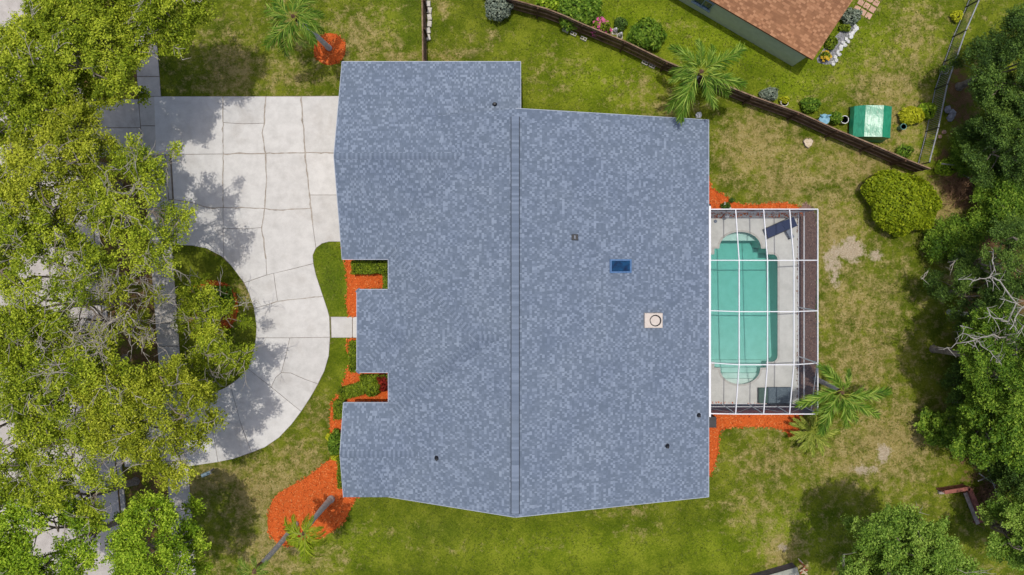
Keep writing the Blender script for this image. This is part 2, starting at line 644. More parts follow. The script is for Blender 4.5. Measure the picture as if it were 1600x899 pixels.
def fill(outer, holes=()):
    """triangulated flat polygon with holes -> (verts2d, faces)"""
    bm = bmesh.new()
    es = []
    for loop in [outer] + list(holes):
        vs_ = [bm.verts.new((x, y, 0)) for x, y in loop]
        for i in range(len(vs_)):
            es.append(bm.edges.new((vs_[i], vs_[(i + 1) % len(vs_)])))
    bmesh.ops.triangle_fill(bm, use_beauty=True, use_dissolve=False, edges=es, normal=(0, 0, 1))
    bm.verts.ensure_lookup_table()
    bm.verts.index_update()
    vs2 = [tuple(v.co.to_2d()) for v in bm.verts]
    fs = []
    for f in bm.faces:
        idx = [v.index for v in f.verts]
        if f.normal.z < 0:
            idx = idx[::-1]
        fs.append(tuple(idx))
    bm.free()
    return vs2, fs


def quads_mesh(name, V, T, mat):
    """V (N,4,3) quads, T (N,) value per quad -> mesh, fast"""
    n = len(V)
    me = bpy.data.meshes.new(name)
    me.vertices.add(4 * n)
    me.vertices.foreach_set('co', np.ascontiguousarray(V, dtype=np.float32).ravel())
    me.loops.add(4 * n)
    me.loops.foreach_set('vertex_index', np.arange(4 * n, dtype=np.int32))
    me.polygons.add(n)
    me.polygons.foreach_set('loop_start', np.arange(0, 4 * n, 4, dtype=np.int32))
    a = me.attributes.new('tint', 'FLOAT', 'FACE')
    a.data.foreach_set('value', np.clip(T, 0, 1).astype(np.float32))
    me.materials.append(MATS[mat])
    me.update(calc_edges=True)
    return me


def unit(v):
    return v / (np.linalg.norm(v, axis=-1, keepdims=True) + 1e-9)


def leaf_quads(P, Nn, size, aspect, g, fold=0.15):
    """diamond leaves at P with normals Nn"""
    n = len(P)
    a = unit(g.normal(size=(n, 3)))
    d = unit(np.cross(Nn, a))
    s = np.cross(Nn, d)
    L = (size * (0.55 + 0.9 * g.random(n)))[:, None]
    Wd = L * aspect
    lift = Nn * (L * fold)
    base = P - d * L * 0.5
    tip = P + d * L * 0.5
    l = P + s * Wd * 0.5 + lift - d * L * 0.05
    r = P - s * Wd * 0.5 + lift - d * L * 0.05
    return np.stack([base, r, tip, l], axis=1)


NOGRASS = []


# ------------------------------------------------------------------ ground
def build_ground():
    xs = np.unique(np.round(np.concatenate([np.arange(-36, 36.01, 0.3), [-140, -100, -70, -50, 50, 70, 100, 140],
                                            [11.95, 18.35]]), 4))
    ys = np.unique(np.round(np.concatenate([np.arange(-24, 20.01, 0.3), [-140, -100, -60, -35, 32, 60, 100, 140],
                                            [2.55, -9.45]]), 4))
    X, Y = np.meshgrid(xs, ys)
    PX, PY = 800 + X * F / H, 400 - Y * F / H

    def blobs(lst):
        a = np.zeros_like(X)
        for x, y, rx, ry, s in lst:
            d = ((PX - x) / rx) ** 2 + ((PY - y) / ry) ** 2
            a = np.maximum(a, s * np.exp(-d * 0.9))
        return a
    sst = lambda v, a, b: np.clip((v - a) / (b - a), 0, 1) ** 2 * (3 - 2 * np.clip((v - a) / (b - a), 0, 1))
    base = 0.2 + 0.22 * sst(PX, 1090, 1190) - 0.1 * sst(PY, 790, 830) * sst(PX, 520, 600) * sst(PX, 1240, 1120)
    base = np.maximum(base, 0.38 * sst(PX, 720, 600) * sst(PY, 210, 130))
    base = np.maximum(base, 0.44 * sst(PX, 640, 470) * sst(PY, 560, 660))
    yard = sst(272 - (1454 - PX) * 0.4 - PY, -10, 14) * sst(PX, 780, 830)
    base = base * (1 - yard) + yard * (0.2 + 0.16 * sst(PX, 1270, 1330))
    dry = base + 0.7 * blobs([
        (1170, 230, 70, 60, 0.75), (1230, 280, 60, 50, 0.6), (1000, 140, 60, 40, 0.55), (1050, 165, 50, 26, 0.8),
        (1330, 260, 80, 40, 0.55), (1300, 360, 50, 80, 0.6), (1340, 480, 70, 70, 0.5), (1350, 560, 60, 60, 0.55),
        (1390, 690, 70, 60, 0.75), (1330, 720, 70, 40, 0.6), (1200, 720, 90, 30, 0.4), (1180, 660, 60, 26, 0.3),
        (870, 110, 70, 50, 0.42), (740, 70, 60, 30, 0.45), (700, 90, 40, 16, 0.8), (560, 60, 60, 40, 0.55),
        (450, 120, 60, 30, 0.45), (360, 110, 50, 60, 0.6), (640, 90, 60, 14, 0.6), (600, 70, 40, 30, 0.4),
        (400, 770, 40, 40, 0.8), (345, 745, 40, 20, 0.7), (420, 860, 60, 40, 0.6), (520, 870, 60, 24, 0.4),
        (470, 720, 60, 26, 0.5), (440, 750, 50, 24, 0.6), (610, 830, 80, 20, 0.4), (990, 800, 60, 12, 0.6), (860, 850, 90, 20, 0.45),
        (700, 860, 120, 26, 0.35), (1000, 830, 60, 20, 0.55), (1400, 170, 50, 90, 0.7), (1430, 60, 40, 60, 0.55), (1370, 130, 40, 50, 0.6),
        (1300, 130, 60, 20, 0.35), (1050, 40, 40, 20, 0.4), (350, 560, 40, 30, 0.5), (390, 450, 26, 40, 0.7), (500, 640, 30, 60, 0.3),
        (1220, 860, 30, 30, 0.8), (1160, 800, 60, 40, 0.4), (1480, 330, 30, 80, 0.7), (1260, 160, 60, 14, 0.4), (690, 10, 20, 20, 0.8),
        (1240, 230, 40, 20, 0.5), (1130, 250, 30, 60, 0.55), (450, 50, 30, 80, 0.3), (770, 60, 20, 30, 0.5), (300, 760, 30, 20, 0.8),
    ])
    sand = blobs([
        (1328, 392, 34, 26, 1.0), (1300, 408, 24, 36, 0.85), (1368, 400, 20, 14, 0.9), (1306, 435, 16, 24, 0.8), (1330, 375, 16, 12, 0.9), (1370, 465, 14, 18, 0.45),
        (1380, 710, 18, 24, 0.95), (1352, 735, 34, 18, 0.75), (1300, 395, 10, 20, .8), (1090, 162, 30, 10, 0.6), (700, 90, 30, 8, 0.5), (1222, 855, 20, 16, 0.75),
        (1240, 880, 40, 24, 0.55), (1450, 765, 20, 12, 0.5), (1395, 110, 24, 12, 0.3), (1400, 140, 30, 14, 0.35), (1275, 870, 30, 30, 0.5),
        (1385, 470, 10, 8, 0.5), (1340, 445, 10, 10, 0.4),
    ])
    dirt = blobs([
        (1480, 250, 40, 40, 0.75), (1500, 150, 40, 90, 0.85), (1520, 300, 60, 40, 0.9), (1500, 500, 60, 90, 0.5), (1520, 700, 60, 120, 0.7),
        (1560, 500, 90, 320, 0.95), (1440, 335, 50, 12, 0.5), (190, 120, 24, 120, 0.95), (195, 420, 26, 180, 0.9), (225, 560, 16, 60, 0.9),
        (225, 830, 32, 100, 0.95), (1020, 103, 50, 6, 0.5), (1350, 240, 60, 10, 0.65), (1400, 255, 40, 12, 0.7), (1280, 225, 50, 8, 0.5),
        (940, 82, 50, 6, 0.55), (1150, 165, 60, 7, 0.5), (870, 50, 40, 5, 0.5), (320, 760, 30, 30, 0.4), (340, 400, 60, 20, 0.55), (330, 480, 60, 70, 0.5),
        (680, 90, 20, 10, 0.55), (530, 135, 30, 10, 0.4), (340, 740, 20, 10, 0.5),
    ])
    # everything west of the walk is bare verge under the street trees
    verge = (PX < 236 + 0.075 * PY) & (PX > 90)
    dirt = np.maximum(dirt, np.where(verge, 0.72, 0))
    lush = blobs([
        (950, 120, 110, 50, 0.9), (1180, 60, 260, 60, 0.95), (1330, 60, 60, 60, 0.8), (1240, 130, 60, 40, 0.9), (520, 440, 40, 70, 0.8),
        (1000, 30, 120, 40, 0.9), (900, 860, 200, 40, 0.6), (620, 40, 60, 40, 0.5), (1220, 840, 80, 50, 0.75), (1280, 820, 60, 40, 0.4), (1130, 860, 80, 40, 0.6),
        (540, 560, 20, 80, 0.4), (860, 70, 80, 30, 0.5), (560, 850, 100, 40, 0.5), (1420, 200, 30, 50, 0.8),
    ])
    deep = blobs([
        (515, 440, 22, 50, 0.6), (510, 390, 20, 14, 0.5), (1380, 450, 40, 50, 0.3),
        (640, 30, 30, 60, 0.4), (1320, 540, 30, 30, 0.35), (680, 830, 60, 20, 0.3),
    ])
    global LAWN
    LAWN = (xs, ys, (dry, sand, dirt))
    verts = np.stack([X, Y, np.zeros_like(X)], -1).reshape(-1, 3)
    nx, ny = len(xs), len(ys)
    I, J = np.meshgrid(np.arange(nx - 1), np.arange(ny - 1))
    cx, cy = (xs[:-1] + xs[1:]) / 2, (ys[:-1] + ys[1:]) / 2
    CX, CY = np.meshgrid(cx, cy)
    keep = ~((CX > 11.95) & (CX < 18.35) & (CY < 2.55) & (CY > -9.45))
    a = (J * nx + I)[keep]
    faces = np.stack([a, a + 1, a + 1 + nx, a + nx], -1)
    me = bpy.data.meshes.new('lawn')
    me.from_pydata(verts.tolist(), [], faces.tolist())
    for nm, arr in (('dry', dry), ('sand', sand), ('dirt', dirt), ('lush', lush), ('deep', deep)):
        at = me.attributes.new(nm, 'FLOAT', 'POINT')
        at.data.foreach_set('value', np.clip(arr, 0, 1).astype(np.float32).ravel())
    me.materials.append(MATS['lawn'])
    me.update()
    tag(link('ground', me), 'lawn and bare earth around the house', kind='structure')


build_ground()

# ------------------------------------------------------------------ road, kerb, walks, driveway
road = MB()
road.prism(gp([(-700, -250), (104, -250), (110, 0), (150, 400), (196, 899), (215, 1150), (-700, 1150)]), -0.3, 0.012)
NOGRASS.append(gp([(-700, -250), (111, -250), (117, 0), (157, 400), (206, 899), (225, 1150), (-700, 1150)]))
tag(road.build('road', 'road_asphalt'), 'faded grey street under the trees', kind='structure')
kerb = MB()
kpts = [(88, -250), (107, 0), (153, 400), (200, 899), (222, 1150)]
for a, b in zip(kpts[:-1], kpts[1:]):
    kerb.prism(gp([a, b, (b[0] + 7, b[1]), (a[0] + 7, a[1])]), -0.2, 0.10)
tag(kerb.build('kerb', 'curb_concrete'), 'concrete kerb along the street', kind='structure')


def slab_set(name, label, polys, mat, z1, gap, base_poly=None):
    root = link(name, None)
    tag(root, label, kind='structure')
    if base_poly:
        NOGRASS.append(base_poly[0])
        b = MB()
        vs2, fs = fill(base_poly[0], base_poly[1:])
        b.add([(x, y, z1 - 0.028) for x, y in vs2], fs)
        b.build('joint_filling', 'joint_dirt', root)
    for p in polys:
        m = MB()
        m.prism(inset(gp(p), gap if not isinstance(gap, dict) else 0.03), -0.1, z1, 0.012)
        m.build('slab', mat, root)
    return root


# circular drive: slabs read off the photograph joint by joint
arc_in = [(268, 383), (300, 384), (322, 388), (345, 400), (362, 416), (377, 436), (389, 458), (397, 482), (401, 510), (400, 528),
          (396, 550), (387, 576), (372, 592), (352, 606), (330, 615), (306, 621), (284, 624)]
arc_out = [(536, 378), (514, 378), (503, 381), (494, 388), (489, 399), (490, 412), (494, 430), (505, 463), (512, 484), (515, 495), (516, 527),
           (514, 556), (507, 580), (497, 601), (486, 620), (471, 643), (456, 663), (436, 684), (414, 699), (390, 709), (365, 717), (340, 722), (294, 729)]
slabs = [
    [(241, 151), (349, 151), (349, 241), (244, 242)],
    [(349, 151), (416, 151), (414, 175), (413, 193), (380, 194), (349, 192)],
    [(349, 192), (380, 194), (413, 193), (410, 208), (413, 225), (415, 240), (349, 241)],
    [(416, 151), (471, 151), (474, 195), (477, 239), (415, 240), (413, 225), (410, 208), (413, 193), (414, 175)],
    [(471, 151), (568, 150), (568, 239), (477, 239), (474, 195)],
    [(268, 242), (349, 241), (349, 325), (326, 325), (300, 317), (272, 312)],
    [(349, 241), (415, 240), (417, 280), (414, 326), (384, 325), (349, 325)],
    [(415, 240), (477, 239), (482, 285), (486, 326), (462, 327), (430, 329), (414, 326), (417, 280)],
    [(477, 239), (568, 239), (568, 305), (484, 305), (482, 285)],
    [(484, 305), (568, 305), (568, 378), (514, 378), (503, 381), (494, 388), (489, 352), (486, 326)],
    [(272, 312), (300, 317), (326, 325), (349, 325), (349, 357), (350, 403), (345, 400), (322, 388), (300, 384), (274, 383)],
    [(349, 325), (384, 325), (414, 326), (411, 345), (409, 356), (380, 358), (349, 357)],
    [(349, 357), (380, 358), (409, 356), (413, 380), (416, 405), (417, 430), (382, 442), (377, 436), (362, 416), (350, 403)],
    [(414, 326), (430, 329), (462, 327), (486, 326), (489, 352), (494, 388), (489, 399), (490, 412), (455, 421), (417, 430), (416, 405), (413, 380), (409, 356), (411, 345)],
    [(382, 442), (417, 430), (428, 427), (431, 450), (434, 471), (424, 475), (397, 482), (389, 458)],
    [(428, 427), (455, 421), (490, 412), (494, 430), (505, 463), (470, 467), (450, 469), (434, 471), (431, 450)],
    [(397, 482), (424, 475), (434, 471), (450, 469), (470, 467), (505, 463), (512, 484), (515, 495), (516, 527), (453, 528), (400, 528), (401, 510)],
    [(400, 528), (453, 528), (447, 556), (440, 582), (431, 590), (424, 605), (387, 576), (396, 550)],
    [(453, 528), (516, 527), (514, 556), (507, 580), (497, 600), (475, 592), (455, 583), (440, 582), (447, 556)],
    [(440, 582), (455, 583), (475, 592), (497, 600), (486, 620), (471, 643), (424, 605), (431, 590)],
    [(387, 576), (424, 605), (471, 643), (456, 663), (436, 684), (414, 699), (393, 707), (376, 660), (360, 601), (372, 592)],
    [(360, 601), (376, 660), (393, 707), (365, 717), (341, 722), (334, 680), (324, 617), (330, 615), (352, 606)],
    [(324, 617), (334, 680), (341, 722), (294, 729), (288, 680), (283, 624), (306, 621)],
]
outline = gp([(241, 151), (568, 150), (568, 378)] + arc_out[1:] + arc_in[::-1] + [(268, 330), (262, 243), (244, 243)])
slab_set('driveway', 'pale cracked concrete circular driveway', slabs, 'concrete', 0.050, 0.012, [outline])

def ribbon(root, name, px, w, mat, seed, z=0.0535):
    g = np.random.default_rng(seed)
    pts = [W(*p).to_2d() for p in px]
    fine = []
    for a, b in zip(pts[:-1], pts[1:]):
        n_ = max(2, int((b - a).length / 0.25))
        fine += [a.lerp(b, i / n_) for i in range(n_)]
    fine.append(pts[-1])
    L, R_ = [], []
    for i, p in enumerate(fine):
        d_ = (fine[min(i + 1, len(fine) - 1)] - fine[max(i - 1, 0)]).normalized()
        s_ = Vector((-d_.y, d_.x))
        j = g.normal(0, 0.02)
        ww = w * (0.55 + 0.9 * g.random())
        L.append((*(p + s_ * (ww / 2 + j)), z))
        R_.append((*(p + s_ * (-ww / 2 + j)), z))
    m = MB()
    k = len(fine)
    m.add(L + R_, [(i, k + i, k + i + 1, i + 1) for i in range(k - 1)])
    return m.build(name, mat, root)


simple('crack_dirt', (190, 181, 170), (160, 149, 136), scale=4)
drv = bpy.data.objects['driveway']
for k_, (w_, px_) in enumerate((
        (0.10, [(416, 151), (414, 175), (413, 193), (410, 208), (413, 225), (415, 240), (417, 280), (414, 326), (411, 345), (409, 356), (413, 380), (416, 405)]),
        (0.11, [(471, 151), (474, 195), (477, 239), (482, 285), (486, 326), (489, 352)]),
        (0.09, [(349, 241), (415, 240), (477, 239), (540, 239)]), (0.07, [(349, 151), (349, 241), (349, 325)]),
        (0.08, [(272, 312), (300, 317), (326, 325), (349, 325), (384, 325), (414, 326), (430, 329), (462, 327), (486, 326)]),
        (0.05, [(424, 475), (434, 471), (450, 469), (470, 467), (505, 463)]))):
    ribbon(drv, 'crack', px_, w_ * 0.8, 'crack_dirt', 300 + k_, 0.0535 + 0.0004 * k_)

# walk along the street, with the two driveway aprons
lx = lambda y: 205 + 68 * y / 899.0
rx = lambda y: 241 + 66 * y / 899.0
walk = []
y = -60.0
while y < 960:
    y2 = y + 36 if not (150 <= y < 246) else y + 46
    if y < 151 < y2:
        y2 = 151
    if y < 243 < y2:
        y2 = 243
    walk.append([(lx(y), y), (rx(y) if y > 0 else rx(y), y), (rx(y2), y2), (lx(y2), y2)])
    y = y2
for a in ([(128, 155), (lx(155), 155), (lx(200), 200), (132, 200)], [(132, 200), (lx(200), 200), (lx(246), 246), (137, 246)],
          [(rx(243), 243), (266, 243), (270, 312), (rx(312), 312)], [(rx(312), 312), (270, 312), (274, 383), (rx(383), 383)],
          [(186, 636), (lx(636), 636), (lx(684), 684), (191, 684)], [(191, 684), (lx(684), 684), (lx(730), 730), (195, 730)]):
    walk.append(a)
bp = gp([(lx(-60), -60), (rx(-60), -60), (rx(151), 151), (rx(243), 243), (266, 243), (274, 383), (rx(383), 383), (rx(960), 960), (lx(960), 960),
         (lx(730), 730), (195, 730), (186, 636), (lx(636), 636), (lx(246), 246), (137, 246), (128, 155), (lx(155), 155)])
slab_set('sidewalk', 'shaded concrete walk and driveway aprons beside the street', walk, 'sidewalk_concrete', 0.044, 0.02, [bp])
slab_set('front_walk', 'short pale concrete walk to the porch',
         [[(517, 495), (551, 495), (551, 528), (518, 528)], [(551, 495), (612, 495), (612, 528), (551, 528)]], 'concrete', 0.054, 0.02,
         [gp([(516, 495), (612, 495), (612, 528), (517, 528)])])


# ------------------------------------------------------------------ mulch beds: a mounded sheet of bark with loose chips
def mulch_bed(label, pts, mat='mulch', smooth=3, density=85, seed=0, zt=0.05):
    g = np.random.default_rng(100 + seed)
    poly = gp(smooth_poly(pts, smooth) if smooth else pts)
    NOGRASS.append(poly)
    vs2, fs = fill(poly)
    m = MB()
    rim = MB()
    m.add([(x, y, zt) for x, y in inset(poly, 0.08)], [])
    top = inset(poly, 0.09)
    v2, f2 = fill(top)
    m = MB()
    m.add([(x, y, zt) for x, y in v2], f2, 0.35)
    n = len(poly)
    sg = sum(poly[i][0] * poly[(i + 1) % n][1] - poly[(i + 1) % n][0] * poly[i][1] for i in range(n)) > 0
    for i in range(n):
        j = (i + 1) % n
        q = [(*poly[i], 0.004), (*poly[j], 0.004), (*top[j], zt), (*top[i], zt)]
        m.add(q if sg else q[::-1], [(0, 1, 2, 3)], 0.3)
    P = np.array(poly)
    lo, hi = P.min(0), P.max(0)
    area = (hi - lo).prod()
    Q = lo + g.random((int(area * density), 2)) * (hi - lo)
    Q = Q[inside(inset(poly, -0.10), Q)]
    k = len(Q)
    C3 = np.column_stack([Q, zt + 0.006 + 0.022 * g.random(k)])
    Nn = unit(np.column_stack([g.normal(0, .35, k), g.normal(0, .35, k), np.ones(k)]))
    V = leaf_quads(C3, Nn, 0.15, 0.42, g, 0.12)
    T = np.clip(g.normal(0.6, 0.28, k), 0, 1)
    for q, t in zip(V, T):
        m.add(q, [(0, 1, 2, 3)], float(t))
    o = m.build('mulch_bed', mat, tint=True)
    return tag(o, label, 'mulch', kind='stuff')


def circle(cx, cy, r, n=18, ry=None):
    return [(cx + r * math.cos(2 * PI * i / n), cy + (ry or r) * math.sin(2 * PI * i / n)) for i in range(n)]


mulch_bed('orange mulch ring at the foot of the leaning palm', circle(515, 77, 25), seed=1)
mulch_bed('orange mulch ring under the small tree on the drive island', circle(330, 480, 42), seed=2)
mulch_bed('orange mulch between garage and porch', [(535, 379), (540, 410), (543, 450), (545, 494), (600, 494), (650, 494), (650, 440), (650, 381), (600, 379)], seed=3, smooth=2)
mulch_bed('narrow orange mulch bed in front of the lower wing', [(544, 530), (547, 560), (541, 584), (534, 607), (526, 618), (518, 632), (516, 655), (516, 672), (520, 690), (570, 692), (650, 660), (650, 560), (640, 530), (600, 529)], seed=4, smooth=2)
mulch_bed('large orange mulch bed around the two bent palms', [(530, 713), (510, 722), (495, 734), (472, 750), (445, 765), (428, 779), (419, 806), (419, 826), (428, 843), (448, 854), (470, 852), (493, 844), (520, 830), (540, 811), (554, 781), (576, 760), (576, 716)], seed=5)
mulch_bed('orange mulch strip below the pool cage', [(1080, 632), (1160, 632), (1247, 632), (1252, 660), (1240, 682), (1226, 674), (1210, 668), (1170, 667), (1132, 669), (1123, 682), (1122, 708), (1113, 734), (1106, 745), (1080, 745), (1080, 700)], seed=6, smooth=2)
mulch_bed('orange mulch strip above the pool cage', [(1080, 276), (1106, 276), (1112, 294), (1130, 305), (1150, 317), (1175, 321), (1200, 318), (1230, 318), (1249, 325), (1249, 337), (1160, 337), (1080, 337)], seed=7, smooth=2)
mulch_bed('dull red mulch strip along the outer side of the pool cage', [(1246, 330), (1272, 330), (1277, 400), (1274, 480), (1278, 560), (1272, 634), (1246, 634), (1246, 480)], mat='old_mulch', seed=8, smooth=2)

# ------------------------------------------------------------------ the house
ZE, ZR = 2.7, 6.0
RX = 0.18
house = thing('house', 'large house under a blue grey shingle roof with central ridge vent', 'house', (0, 0, 0))

# roof planes: name, height function, convex outline in plan
XR, XL = 12.01, -7.55
SR = (ZR - ZE) / (XR - RX)
SL = (ZR - ZE) / (RX - XL)
YT, YB = 8.30, -14.72
GY0, GY1, GX = -0.20, 11.86, -10.37
GM = (GY0 + GY1) / 2
GS = 1.98 / (GY1 - GM)
WY0, WY1, WX = -14.75, -9.00, -10.29
WM = (WY0 + WY1) / 2
WS = 0.87 / (WY1 - WM)
PY0, PY1, PXX = -7.12, -2.07, -9.47
PM = (PY0 + PY1) / 2
PS = 0.30
PHW = (PY1 - PY0) / 2
MY0, MY1 = -9.78, 0.47
MM = (MY0 + MY1) / 2
MHW = (MY1 - MY0) / 2
MAX_, MAZ = -2.0, 5.62
MSX = (MAZ - ZE) / (MAX_ - XL)
MSY = (MAZ - ZE) / MHW
PLANES = [
    ('main', lambda x, y: ZR - SR * (x - RX), [(RX, YB), (XR, YB), (XR, YT), (RX, YT)], (1, 0)),
    ('main', lambda x, y: ZR - SL * (RX - x), [(XL, YB), (RX, YB), (RX, YT), (XL, YT)], (-1, 0)),
    ('garage', lambda x, y: ZE + GS * (GY1 - y), [(GX, GM), (0.51, GM), (0.51, GY1), (GX, GY1)], (0, 1)),
    ('garage', lambda x, y: ZE + GS * (y - GY0), [(GX, GY0), (-2.4, GY0), (-2.4, GM), (GX, GM)], (0, -1)),
    ('wing', lambda x, y: ZE + WS * (WY1 - y), [(WX, WM), (-5.0, WM), (-5.0, WY1), (WX, WY1)], (0, 1)),
    ('wing', lambda x, y: ZE + WS * (y - WY0), [(WX, WY0), (-5.0, WY0), (-5.0, WM), (WX, WM)], (0, -1)),
    ('porch', lambda x, y: ZE + PS * (x - PXX), [(PXX, PY0), (PXX + PHW, PM), (PXX, PY1)], (-1, 0)),
    ('porch', lambda x, y: ZE + PS * (PY1 - y), [(PXX, PY1), (PXX + PHW, PM), (-5.2, PM), (-5.2, PY1)], (0, 1)),
    ('porch', lambda x, y: ZE + PS * (y - PY0), [(PXX, PY0), (-5.2, PY0), (-5.2, PM), (PXX + PHW, PM)], (0, -1)),
    ('middle', lambda x, y: ZE + 0.01 + MSX * (x - XL), [(XL, MY0), (MAX_, MM), (XL, MY1)], (-1, 0)),
    ('middle', lambda x, y: ZE + 0.01 + MSY * (MY1 - y), [(XL, MY1), (MAX_, MM), (-0.4, MM), (-0.4, MY1)], (0, 1)),
    ('middle', lambda x, y: ZE + 0.01 + MSY * (y - MY0), [(XL, MY0), (-0.4, MY0), (-0.4, MM), (MAX_, MM)], (0, -1)),
]


def roof_z(x, y, skip=None):
    z = -1.0
    for i, (nm, f, poly, dn) in enumerate(PLANES):
        if i == skip:
            continue
        if in_convex(poly, x, y):
            z = max(z, f(x, y))
    return z


def in_convex(poly, x, y, e=1e-6):
    s = 0
    n = len(poly)
    for i in range(n):
        ax, ay = poly[i]
        bx, by = poly[(i + 1) % n]
        c = (bx - ax) * (y - ay) - (by - ay) * (x - ax)
        if c > e:
            if s < 0:
                return False
            s = 1
        elif c < -e:
            if s > 0:
                return False
            s = -1
    return True


def interval(poly, axis, val):
    """where the line coord[axis]=val crosses a convex polygon, along the other axis"""
    o = 1 - axis
    r = []
    n = len(poly)
    for i in range(n):
        a, b = poly[i], poly[(i + 1) % n]
        if (a[axis] - val) * (b[axis] - val) <= 0 and abs(a[axis] - b[axis]) > 1e-9:
            t = (val - a[axis]) / (b[axis] - a[axis])
            r.append(a[o] + (b[o] - a[o]) * t)
    return (min(r), max(r)) if len(r) >= 2 else None


def jit(k, j, tw):
    return tw * 0.3 * math.sin(k * 12.9898 + j * 78.233 + 3.1 * math.sin(k * 1.7 + j * 5.3))


def shingle(mb, f, poly, dn, skip, g, step=0.145, zfun=roof_z, wmin=0.11, wmax=0.16):
    axis = 0 if dn[0] else 1                  # courses step along this axis
    sgn = dn[axis]
    vals = [p[axis] for p in poly]
    lo = max(vals) if sgn > 0 else min(vals)  # the eave
    hi = min(vals) if sgn > 0 else max(vals)
    n = int(abs(hi - lo) / step) + 1
    for j in range(n):
        a = lo - sgn * j * step
        b = a - sgn * step * 1.12
        if sgn * (b - hi) < 0:
            b = hi
        iv = interval(poly, axis, a - sgn * min(step * 0.5, abs(hi - a) * 0.5))
        if iv is None or iv[1] - iv[0] < 0.05:
            continue
        tw = (wmin + wmax) / 2
        k0_ = int(math.floor(iv[0] / tw))
        for k_ in range(k0_, int(iv[1] / tw) + 2):
            u0 = max(k_ * tw + jit(k_, j, tw), iv[0])
            u1 = min((k_ + 1) * tw + jit(k_ + 1, j, tw), iv[1])
            if u1 - u0 < 0.02:
                continue
            mid = ((a + b) / 2, (u0 + u1) / 2)
            x, y = mid if axis == 0 else mid[::-1]
            if zfun and f(x, y) < zfun(x, y, skip) - 0.03:
                continue
            light = g.random() < (0.62 if (k_ + j) % 2 else 0.10)
            t = (0.64 + 0.34 * g.random()) if light else (0.06 + 0.44 * g.random())
            lift = 0.018 if light else 0.011
            P = []
            for c, uu, dz in ((a, u0, lift), (a, u1, lift), (b, u1, 0.004), (b, u0, 0.004), (a, u0, 0.0), (a, u1, 0.0)):
                xx, yy = (c, uu) if axis == 0 else (uu, c)
                P.append((xx, yy, f(xx, yy) + dz))
            fl = (axis == 0) == (sgn > 0)
            fs = [(0, 1, 2, 3), (4, 5, 1, 0)] if fl else [(3, 2, 1, 0), (0, 1, 5, 4)]
            mb.add(P, fs, t)


def caps(mb, p0, p1, g, half=0.17, step=0.135, zf=roof_z):
    p0, p1 = Vector(p0), Vector(p1)
    d = (p1 - p0).to_2d()
    L = d.length
    d.normalize()
    s = Vector((-d.y, d.x))
    n = int(L / step)
    for i in range(n):
        t0, t1 = i / n, min(1, (i + 1.15) / n)
        t = 0.55 + 0.3 * g.random() if i % 2 else 0.02 + 0.25 * g.random()
        P = []
        for tt, dz in ((t0, 0.035), (t1, 0.022)):
            c = p0.lerp(p1, tt)
            l, r = c.to_2d() + s * half, c.to_2d() - s * half
            zl, zr = zf(l.x, l.y), zf(r.x, r.y)
            zl = zl if zl > 0 else c.z - 0.06
            zr = zr if zr > 0 else c.z - 0.06
            P += [(l.x, l.y, max(zl, c.z - 0.12) + dz), (c.x, c.y, c.z + dz + 0.01), (r.x, r.y, max(zr, c.z - 0.12) + dz)]
        mb.add(P, [(0, 1, 4, 3), (1, 2, 5, 4)], t)


def orient(vs_):
    return vs_


def roof_deck(mb, f, poly, th=0.16):
    a = sum(poly[i][0] * poly[(i + 1) % len(poly)][1] - poly[(i + 1) % len(poly)][0] * poly[i][1] for i in range(len(poly)))
    if a < 0:
        poly = poly[::-1]
    n = len(poly)
    vs_ = [(x, y, f(x, y)) for x, y in poly] + [(x, y, f(x, y) - th) for x, y in poly]
    fs = [tuple(range(n)), tuple(range(2 * n - 1, n - 1, -1))]
    for i in range(n):
        j = (i + 1) % n
        fs.append((j, i, n + i, n + j))
    mb.add(vs_, fs)


roof_obj = {}
for nm in ('main', 'garage', 'wing', 'porch', 'middle'):
    d = MB()
    sh = MB()
    g = np.random.default_rng(hash(nm) % 1 + {'main': 1, 'garage': 2, 'wing': 3, 'porch': 4, 'middle': 5}[nm])
    for i, (n2, f, poly, dn) in enumerate(PLANES):
        if n2 != nm:
            continue
        roof_deck(d, f, poly)
        shingle(sh, f, poly, dn, i, g)
    ro = d.build('roof', 'roof_underlay', house)
    so = sh.build('shingles', 'shingle', ro, tint=True)
    so['kind'] = 'stuff'
    roof_obj[nm] = ro

cap = {k: MB() for k in ('garage', 'wing', 'porch', 'middle')}
g = np.random.default_rng(21)
caps(cap['garage'], (GX, GM, ZE + GS * (GY1 - GM)), (-3.1, GM, ZE + GS * (GY1 - GM)), g)
caps(cap['wing'], (WX, WM, ZE + 0.87), (-5.75, WM, ZE + 0.87), g)
pa = (PXX + PHW, PM, ZE + PS * PHW)
caps(cap['porch'], (PXX, PY1, ZE), pa, g)
caps(cap['porch'], (PXX, PY0, ZE), pa, g)
caps(cap['porch'], pa, (-5.95, PM, pa[2]), g)
ma = (MAX_, MM, MAZ)
caps(cap['middle'], (XL + 0.2, MY1 - 0.19, ZE + 0.11), ma, g)
caps(cap['middle'], (XL + 0.2, MY0 + 0.19, ZE + 0.11), ma, g)
caps(cap['middle'], ma, (-0.75, MM, MAZ), g)
for k, m in cap.items():
    o = m.build('ridge_caps', 'shingle', roof_obj[k], tint=True)
    o['kind'] = 'stuff'

